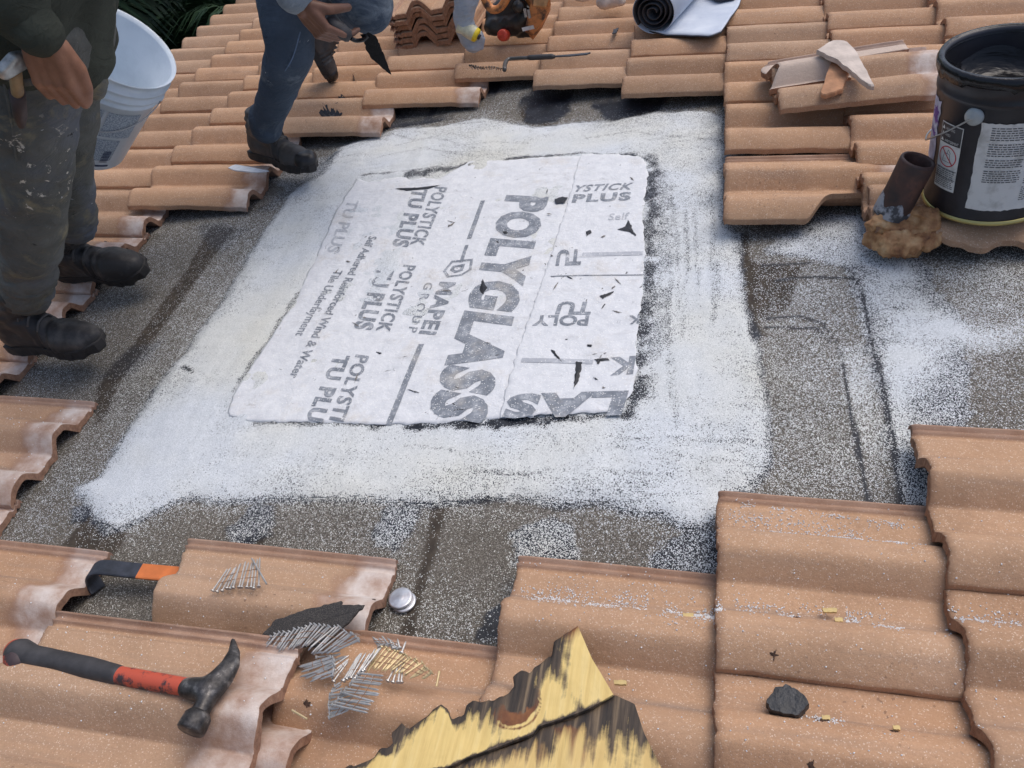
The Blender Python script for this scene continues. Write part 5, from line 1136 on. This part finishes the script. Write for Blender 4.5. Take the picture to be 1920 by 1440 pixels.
def hand_segs(wrist, dirv, side, nrm, k, curl, spread=.0, thumb=None):
    """palm, four fingers and a thumb; dirv towards the fingers, side towards the thumb, nrm out of the back of the hand"""
    d, s_, n_ = unit(dirv), unit(side), unit(nrm); W = lambda a, b, c: wrist + (d * a + s_ * b + n_ * c) * k
    sg = [[(W(-.03, 0, 0), .026 * k), (W(.0, 0, 0), .025 * k)]]
    for b in (.030, .011, -.010, -.028): sg.append([(W(.0, b * .55, 0), .018 * k), (W(.045, b * .9, .002), .0155 * k), (W(.082, b, .003), .0115 * k), (W(.090, b, .005), .0118 * k)])
    lens = ((.043, .027, .022), (.047, .031, .023), (.043, .029, .022), (.034, .022, .019))
    for i, (b, ls) in enumerate(zip((.032, .011, -.010, -.030), lens)):
        p = W(.090, b, .004); a = 0.0; dd = unit(d + s_ * spread * (1.5 - i)); pts = [(p, .0108 * k)]
        for j, l in enumerate(ls):
            a += curl[i][j]; v = dd * math.cos(a) - n_ * math.sin(a); p = p + v * l * k; pts.append((p, (.0090, .0084, .0070)[j] * k))
        sg.append(pts)
    if thumb: sg.append([(W(*q), r * k) for q, r in thumb])
    return sg
hd1 = unit(J(96, 135, .16) - wr); n1 = unit(RC @ np.array([0, .15, 1.0])); s1 = np.cross(n1, hd1)
cr = [(1.2, 1.5, 1.0), (1.22, 1.5, 1.0), (1.25, 1.5, 1.0), (1.3, 1.5, 1.0)]
hs1 = hand_segs(wr + hd1 * .006, hd1, s1, n1, .93, cr, -.02, [((.012, .028, -.010), .017), ((.045, .045, -.022), .0145), ((.075, .045, -.032), .012), ((.098, .036, -.038), .010)])
W1, hv, hr = head_vf(neck + UP * .09, np.array([.9, -.2, -.5]), UP)
b1o = T1.part('body', organic(join(hv, chain([[(neck + UP * .04, .055), (chest, .10)], [(chest, .10), (pel, .09)], [(sh_, .045), (elb, .040), (wr, .028)], [(shF, .045), (elbF, .040), (wrF, .028)], [(wr, .028), (wr + hd1 * .012, .027)]] + hs1 +
     hand_segs(wrF, unit(np.array([.05, 0, -1.0]) + 0 * UP), np.array([0, -1.0, 0]), np.array([1.0, 0, .1]), 1.05, [(.9, 1.2, .7)] * 4, 0, [((.012, .028, -.010), .016), ((.05, .045, -.02), .013), ((.085, .03, -.03), .011)]))), .0034, 1), skin_m.m, sm=True)
T1.part('hair', organic(hr, .008, 3, lambda c: .003 * fbm(c[:, 0] * 60, c[:, 1] * 60, c[:, 2] * 60, 3)), hair_m, sm=True)
for sg_ in (1, -1): T1.part('eye', lathe([(0, -.011), (.008, -.008), (.0115, 0), (.008, .008), (0, .011)], 14, Matrix.Translation(Vector([float(a) for a in W1(.082, .032 * sg_, .085)]))), eye_w, sm=True)
# pocket seam and torn flap of the trousers
pk = [J(4, 128, .135), J(14, 146, .15), (J(40, 155, .158)), J(66, 152, .158), J(84, 143, .152)]
T1.part('pocket_hem', ribbon(spline(pk, 6), .012, .003, tuple(map(float, UP))), tr1)
sm_ = [J(2, 130, .12), J(14, 190, .125), J(22, 240, .12), J(30, 300, .115)]
T1.part('trouser_seam', tube(spline(sm_, 6), .0022, 6), tr1)
T1.part('torn_flap', organic(chain([[(J(158, 60, -.02), .022), (J(170, 110, -.02), .027), (J(178, 165, -.02), .024)]]), .005, 2, lambda c: .004 * fbm(c[:, 0] * 40, c[:, 1] * 40, c[:, 2] * 60, 3)), tr1, sm=True)
# tool tucked in the pocket
kt = np.array(J(36, 200, .155)); kd = unit(J(26, 116, .175) - kt)
Q = Vector(kd.tolist()).to_track_quat('Z', 'Y').to_matrix(); TK = Thing('pocket_tool', 'worn tool with grey metal head and tan handle stuck in the left worker\'s pocket', 'tool', frame(kt, rot=Q))
TK.part('handle', tube([(0, 0, -.02), (0, 0, .04), (0, 0, .085)], [.013, .0145, .015], 12, flat=.7), simple('tan_handle', (.33, .20, .09), .6, var=.4, scale=30), w=False, sm=True)
TK.part('dark_sheath', tube([(0, 0, -.045), (0, 0, -.02), (0, 0, .035)], [.010, .0165, .0185], 12, flat=.7), simple('sheath', (.045, .025, .022), .6), w=False, sm=True)
TK.part('metal_head', organic(chain([[((-.020, 0, .092), .013), ((.020, 0, .096), .013)], [((-.024, 0, .098), .010), ((0, 0, .112), .010), ((.02, 0, .104), .010)]]), .003, 2), simple('zinc', (.36, .37, .36), .4, .6, var=.4), w=False, sm=True)

# --- white pail carried by that worker
wp = N('white_pail_plastic', .42, 0, .4); wp.color(wp.ramp(wp.noise(9, 6, .65), [(.3, (.50, .58, .66)), (.55, (.62, .70, .78)), (1, (.68, .75, .82))])); wp.b.inputs['Subsurface Weight'].default_value = .0
rr_, rb_, hh_ = .142, .124, .335
rc_ = np.array([-1.5072424, 1.30044217, 0.59237109]); ax_ = unit([0.75806856, 0.05620445, 0.64974851])
Q = Vector(ax_.tolist()).to_track_quat('Z', 'Y').to_matrix(); TB = Thing('white_pail', 'big white plastic pail with a printed side carried tilted open by the left worker', 'pail', frame(rc_ - ax_ * hh_, rot=Q))
rw = lambda z: rb_ + (rr_ - rb_) * z / hh_
pr2 = [(0, .006), (rb_ - .01, .004), (rb_ - .003, 0), (rb_, .006), (rw(.25), .25), (rw(.25) + .004, .252), (rw(.258) + .004, .257), (rw(.26), .26), (rw(.272), .272), (rw(.272) + .006, .274), (rw(.28) + .006, .280), (rw(.284), .283), (rw(.30), .30), (rw(.30) + .007, .302), (rw(.308) + .007, .308), (rw(.312), .311), (rr_ - .001, .333),
       (rr_ + .005, .335), (rr_ + .006, .342), (rr_ + .003, hh_ + .002), (rr_ - .002, hh_), (rr_ - .004, .33), (rb_ - .004, .008), (0, .009)]
TB.part('body', lathe(pr2, 80), wp.m, w=False, sm=True)
# find the side facing the viewer
cl_ = Q.transposed() @ (Vector(CAM.tolist()) - Vector(rc_.tolist())); af = math.atan2(cl_.y, cl_.x)
rt_ = Q.transposed() @ Vector((RC @ np.array([1.0, 0, 0])).tolist()); ar = math.atan2(rt_.y, rt_.x); sgn = 1 if math.sin(ar - af) > 0 else -1
def wpatch(a0, a1, z0, z1, dr=.0008, n1_=20, n2_=8):
    vs = []; fs = []
    for i in range(n1_ + 1):
        for j in range(n2_ + 1): a = af + sgn * (a0 + (a1 - a0) * i / n1_); z = z0 + (z1 - z0) * j / n2_; vs.append(((rw(z) + dr) * math.cos(a), (rw(z) + dr) * math.sin(a), z))
    for i in range(n1_):
        for j in range(n2_): k = i * (n2_ + 1) + j; fs.append((k, k + n2_ + 1, k + n2_ + 2, k + 1))
    return vs, fs
gp = N('grey_print', .5); gp.color(gp.mix(gp.math('GREATER_THAN', gp.noise(1.0, 2, .5, gp.vec((260, 260, 420))), .5), (.20, .24, .30), (.40, .46, .52)))
lb_ = TB.part('printed_panel', wpatch(-.9, .22, .035, .232), gp.m, w=False)
TB.part('printed_panel', wpatch(.30, .95, .14, .232), gp.m, w=False)
TB.part('printed_panel', wpatch(.30, .78, .045, .13), gp.m, w=False)
TB.part('white_rule', wpatch(.235, .25, .035, .232, .0014), wp.m, w=False, parent=lb_)
navy = simple('navy_print', (.02, .035, .09), .5); TB.part('navy_band', wpatch(-.9, .80, .020, .027, .0010, 24, 2), navy, w=False)
TB.part('red_mark', wpatch(-.05, .12, .036, .046, .0016, 4, 2), simple('dark_red_print', (.30, .03, .05), .5), w=False, parent=lb_)
bc_ = [wpatch(.55, .72, .040 + .006 * i, .043 + .006 * i + .001 * (i % 2), .0016, 3, 1) for i in range(8)]
TB.part('bar_lines', join(*bc_), navy, w=False)
sp_m = simple('red_paint_splash', (.30, .08, .10), .5)
for (a, z, r) in ((1.0, .29, .006), (1.25, .25, .008), (1.15, .22, .005), (.9, .31, .004), (-2.5, .31, .005), (1.4, .28, .007)):
    aa = af + sgn * a + 0; c = Vector(((rw(z) - .0055) * math.cos(aa), (rw(z) - .0055) * math.sin(aa), z)); nrm = Vector((-math.cos(aa), -math.sin(aa), 0))
    TB.part('paint_splash', lathe([(0, .0006), (r * .7, .0006), (r, 0)], 12, Matrix.Translation(c) @ nrm.to_track_quat('Z', 'Y').to_matrix().to_4x4() @ Matrix.Diagonal((1, 1.6, 1, 1))), sp_m, w=False)
hw = []
for i in range(25):
    t = i / 24; a = af + sgn * (1.45 - 2.9 * t); dip = .085 * math.sin(math.pi * t); z = .262 - dip * 1.25; hw.append(((rw(z) + .006) * math.cos(a), (rw(z) + .006) * math.sin(a), z))
TB.part('wire_handle', tube(hw, .0016, 8), wire_m.m, w=False, sm=True)
for s_ in (1.47, -1.47):
    aa = af + sgn * s_; e_ = Vector((math.cos(aa), math.sin(aa), 0)); TB.part('handle_ear', lathe([(0, .009), (.009, .008), (.013, .003), (.013, -.003)], 20, Matrix.Translation(e_ * rw(.265) + Vector((0, 0, .265))) @ e_.to_track_quat('Z', 'Y').to_matrix().to_4x4()), wp.m, w=False, sm=True)

# --- crouching worker in jeans
f2 = np.array(P(520, 305, .085)); K2 = lambda a, b, o_=0.0: PV(a, b, f2, o_)
T2 = Thing('person', 'worker in blue jeans crouching beyond the opening with a trowel in hand', 'person', frame(f2))
jean = cloth('blue_jeans', (.055, .076, .108), [((.19, .225, .26), 7, .50, .70, None), ((.45, .48, .52), 70, .70, .73, None), ((.012, .016, .03), 12, .62, .72, None)], scale=9, bumpd=.012)
ankA = K2(499, 232, .02); knA = K2(545, 92, .09); hipA = K2(520, -150, -.05); knB = K2(692, 12, .10); hipB = K2(585, -150, -.12); tt = np.array(P(613, 158, .084)); hl = tt + RC @ np.array([-.068, .135, .15]); upR = unit(RC @ np.array([.92, .35, -.15])); ankB = hl + upR * .055 + UP * .085
def off(p, q, t): return p + (q - p) * t
jv = chain([[(hipA, .10), (off(hipA, knA, .5), .088), (knA, .066), (off(knA, ankA, .35), .058), (off(knA, ankA, .8), .046), (ankA + (knA - ankA) * .06, .047)], [(hipB, .10), (off(hipB, knB, .5), .085), (off(hipB, knB, .93), .072), (knB, .064)], [(knB, .064), (off(knB, ankB, .45), .060), (ankB, .048)],
            [(hipA, .11), (hipB, .11)], [(hipA, .11), (K2(550, -210, -.06), .12)]])
T2.part('trousers', organic(jv, .009, 5, lambda c: wrinkle(c, .006, 12, 2)), jean, sm=True)
T2.part('trouser_cuff', organic(chain([[(ankA - UP * .012, .050), (ankA + UP * .02, .053)]]), .006, 2), jean, sm=True)
st = [K2(563, 60, .165), K2(548, 110, .168), K2(524, 150, .13), K2(508, 190, .09), K2(500, 228, .075)]
T2.part('trouser_seam', tube(spline(st, 6), .0016, 6), simple('pale_stitching', (.10, .15, .24), .8))
boot(T2, P(476, 291, .066), P(596, 327, .045), (knA - ankA), boot_g, shaft_to=ankA - UP * .0, cap=True, wd=.9)
# raised rear foot: toe down

boot(T2, hl, tt, upR, boot_g, shaft_to=ankB, cap=True, wd=1.15)
shirtg = cloth('grey_blue_shirt', (.22, .26, .30), [], scale=10, bumpd=.01)
ch2 = K2(600, -360, -.02); sh2 = K2(550, -400, .14); el2 = K2(480, -150, .26); wr2 = K2(562, 4, .27); sh2b = K2(660, -400, -.16); el2b = K2(760, -300, -.05); wr2b = K2(700, -220, .10)
T2.part('shirt', organic(chain([[(ch2, .14), (K2(570, -230, -.05), .13)], [(sh2, .075), (ch2, .12), (sh2b, .075)], [(sh2, .072), (el2, .058), (off(el2, wr2, .88), .046)], [(sh2b, .072), (el2b, .056), (off(el2b, wr2b, .9), .044)]]), .010, 4, lambda c: wrinkle(c, .006, 10, 8)), shirtg, sm=True)
hb2 = unit(K2(606, 58, .27) - wr2); n2_ = 0; n2 = unit(RC @ np.array([-.70, -.50, .55])); s2 = np.cross(n2, hb2)
tr_b = K2(668, 78, .25)
hs2 = hand_segs(wr2 + hb2 * .0, hb2, s2, n2, .92, [(.75, .75, .3), (.8, .8, .35), (.85, .8, .35), (.9, .8, .4)], .04, [((.022, .026, -.004), .017), ((.045, .040, -.030), .0145), ((.052, .040, -.066), .0125), ((.054, .034, -.094), .0108)])
W2, hv2, hr2 = head_vf(ch2 + UP * .25, np.array([.4, -.8, -.7]), UP)
T2.part('body', organic(join(hv2, chain([[(ch2 + UP * .2, .055), (ch2, .10)], [(ch2, .10), (K2(560, -200, -.05), .09)], [(sh2, .045), (el2, .04), (wr2, .028)], [(wr2, .028), (wr2 + hb2 * .012, .027)], [(sh2b, .045), (el2b, .04), (wr2b, .027)]] + hs2 +
     hand_segs(wr2b, np.array([.4, -.6, -.5]), np.array([-.7, -.5, 0]), np.array([.1, -.3, 1.0]), 1.05, [(.3, .5, .4)] * 4, .05, [((.012, .028, -.010), .016), ((.05, .045, -.02), .013), ((.085, .045, -.03), .011)]))), .0036, 1), skin_d.m, sm=True)
T2.part('hair', organic(hr2, .008, 3), hair_m, sm=True)
for sg_ in (1, -1): T2.part('eye', lathe([(0, -.011), (.008, -.008), (.0115, 0), (.008, .008), (0, .011)], 14, Matrix.Translation(Vector([float(a) for a in W2(.082, .032 * sg_, .085)]))), eye_w, sm=True)
# trowel
TT_ = Thing('margin_trowel', 'tar-covered black trowel with dark handle gripped by the crouching worker', 'trowel', frame(tr_b))
ha, hbk = K2(612, 36, .255), K2(658, 72, .255)
TT_.part('handle', tube([ha, off(ha, hbk, .15), off(ha, hbk, .6), off(ha, hbk, .9), hbk], [.010, .0165, .0185, .016, .010], 14), rubber, sm=True)
TT_.part('shank', tube(spline([hbk, K2(668, 76, .25), K2(682, 74, .25), K2(690, 66, .25)], 5), .0055, 8), tarw.m, sm=True)
bpx = [(676, 64), (690, 62), (703, 66), (712, 84), (724, 112), (733, 140), (722, 132), (708, 118), (694, 108), (688, 96), (684, 80)]
q = polyline(bpx + [bpx[0]], np.linspace(0, 1, 44, endpoint=False)); bq = np.array([K2(a + 1.6 * float(vnoise(i * .9, 1)), b + 1.6 * float(vnoise(i * .9, 7)), .25 - .0006 * (b - 62)) for i, (a, b) in enumerate(q)]); bn = unit(RC @ np.array([0, 0, 1.0])) * .0025
n_ = 44; vs = [tuple(p + bn) for p in bq] + [tuple(p - bn) for p in bq] + [tuple(bq.mean(0) + bn * 2)]
TT_.part('blade', (vs, [(i, (i + 1) % n_, 2 * n_) for i in range(n_)] + [tuple(range(2 * n_ - 1, n_ - 1, -1))] + [(i, n_ + i, n_ + (i + 1) % n_, (i + 1) % n_) for i in range(n_)]), simple('tar_coated_steel', (.008, .008, .009), .7, var=.4, scale=60, bump=.002, spec=.2))

# ------------------------------------------------------------------ loose white granules spilled over the near tiles
dg = bpy.context.evaluated_depsgraph_get(); dg.update()
RM3 = ROOF.to_3x3(); dn_w = RM3 @ Vector((0, 0, -1)); gvs, gfs = [], []; rs = np.random.RandomState(12)
def drop(px, py, zg=.06, tiles_only=()):
    p = P(px, py, zg); o_ = ROOF @ Vector((p[0], p[1], .5))
    for _ in range(12):
        hit, loc, nr, idx, ob, mm = scene.ray_cast(dg, o_, dn_w, distance=.8)
        if not hit: return None, None
        if ob.name.startswith(tiles_only) or not tiles_only: return ob.name, IR @ loc
        o_ = loc + dn_w * .0005
    return None, None
def sprinkle(n, fn, smin=.0009, smax=.0019, only=('clay_tile', 'tile_shard')):
    for _ in range(n):
        a, b = fn(); nm, l = drop(a, b)
        if nm is None or not nm.startswith(only): continue
        s_ = rs.uniform(smin, smax); k = len(gvs); R3 = Matrix.Rotation(rs.uniform(0, 6.28), 3, Vector(rs.normal(size=3)).normalized())
        for v in ((1, 0, 0), (-1, 0, 0), (0, .8, 0), (0, -.8, 0), (0, 0, .8), (0, 0, -.8)): gvs.append((l + R3 @ (Vector(v) * s_) + Vector((0, 0, s_ * .5)))[:])
        gfs.extend((k + a_, k + b_, k + c_) for a_, b_, c_ in ((0, 2, 4), (2, 1, 4), (1, 3, 4), (3, 0, 4), (2, 0, 5), (1, 2, 5), (3, 1, 5), (0, 3, 5)))
def band(x0, x1, y0, sl, wy, clump=0.45):
    def f():
        while True:
            x = rs.uniform(x0, x1); y = y0 + sl * (x - x0) + rs.normal() * wy
            if float(vnoise(x * .035, y * .06, 2.5)) > clump * 2 - 1.0 + rs.uniform(-.3, .3): return x, y
    return f
sprinkle(430, band(1365, 1730, 966, .10, 13)); sprinkle(170, band(1378, 1720, 932, .10, 3)); sprinkle(280, band(1370, 1700, 1124, .11, 12, .55)); sprinkle(380, band(975, 1352, 1108, .09, 13, .5)); sprinkle(300, band(1000, 1352, 1100, .10, 26, .5))
sprinkle(140, band(1780, 1915, 1150, .1, 14)); sprinkle(70, band(1500, 1580, 1340, .1, 8)); sprinkle(260, band(1300, 1354, 1140, .12, 10, .2))
sprinkle(300, lambda: (rs.uniform(960, 1900), rs.uniform(850, 1430))); sprinkle(160, lambda: (rs.uniform(0, 720), rs.uniform(1030, 1430))); sprinkle(120, lambda: (rs.uniform(0, 200), rs.uniform(730, 960)))
def smear_on(pts, lb, seed=0, zg=.07, mat=None, nm='tar_smear', n=54, jag=.55):
    q = polyline(list(pts) + [pts[0]], np.linspace(0, 1, n, endpoint=False)); c = q.mean(0); a = np.arange(n)
    rad = 1 + jag * vnoise(a * .35, a * 0 + seed) + jag * .5 * vnoise(a * 1.1, a * 0 + seed + 5); vs = []
    for f_ in (1.0, .5):
        for (x_, y_), k in zip(q, rad):
            kk = 1 + (k - 1) * f_; nm_, l = drop(c[0] + (x_ - c[0]) * kk * f_, c[1] + (y_ - c[1]) * kk * f_, zg, ('clay_tile',))
            if l is None: return
            vs.append((l.x, l.y, l.z + (.0006 if f_ == 1.0 else .0016)))
    nm_, l = drop(c[0], c[1], zg, ('clay_tile',)); vs.append((l.x, l.y, l.z + .0018))
    fs = [(i, (i + 1) % n, n + (i + 1) % n, n + i) for i in range(n)] + [(n + i, n + (i + 1) % n, 2 * n) for i in range(n)]
    solo(nm, (vs, fs), mat or tarm, frame(tuple(l)), lb, 'smear', 'smears and crumbs stuck to the tiles')
smear_on([(594, 209), (612, 199), (636, 200), (628, 208), (612, 216), (600, 214)], 'black tar smear on the tile right of the standing boot', 1)
smear_on([(653, 148), (662, 141), (670, 158), (660, 155)], 'small black tar smear on the tile below the raised boot', 3)
smear_on([(628, 174), (645, 170), (662, 170), (648, 176), (634, 178)], 'thin streaky tar smear between the two bigger smears', 5)
crumb = simple('brown_crumbs', (.07, .038, .025), .9, var=.5, scale=120)
smear_on([(1531, 1343), (1545, 1338), (1558, 1344), (1548, 1352), (1536, 1351)], 'brown crumbs just right of the black tar chunk', 7, .06, crumb, 'dirt_crumb')
smear_on([(1668, 1365), (1680, 1361), (1690, 1366), (1680, 1371)], 'small brown crumbs farther right of the black tar chunk', 9, .06, crumb, 'dirt_crumb')
smear_on([(1446, 1216), (1453, 1211), (1458, 1218), (1451, 1224)], 'dark speck of dirt above and left of the black tar chunk', 11, .09, crumb, 'dirt_crumb')
smear_on([(1516, 1424), (1526, 1420), (1530, 1430), (1521, 1436)], 'dark dirt spot at the bottom below the black tar chunk', 13, .09, crumb, 'dirt_crumb')
smear_on([(1487, 1152), (1497, 1149), (1501, 1155), (1490, 1158)], 'brown crumb left of the larger yellow splinter', 15, .06, crumb, 'dirt_crumb')
smear_on([(180, 435), (190, 430), (196, 437), (186, 443)], 'black spot on the pale head of a tile behind the left boots', 17, .07)
smear_on([(103, 815), (110, 810), (112, 822), (104, 826)], 'black spot on the pale tile head at the left edge', 19, .05)
smear_on([(556, 1302), (568, 1298), (572, 1306), (560, 1309)], 'rusty nail hole stain on the pale end of the hammer tile', 21, .11, crumb, 'dirt_crumb')
smear_on([(692, 1112), (697, 1110), (699, 1114), (694, 1116)], 'dark nail hole in the tile beside the tin cap washers', 23, .06, crumb, 'dirt_crumb')
gw = simple('white_granule', (.72, .74, .76), .8, var=.1, bump=0)
solo('loose_granules', (gvs, gfs), gw, Matrix(), 'white granules spilled in the hollows of the near tiles', None, kind='stuff', w=False)
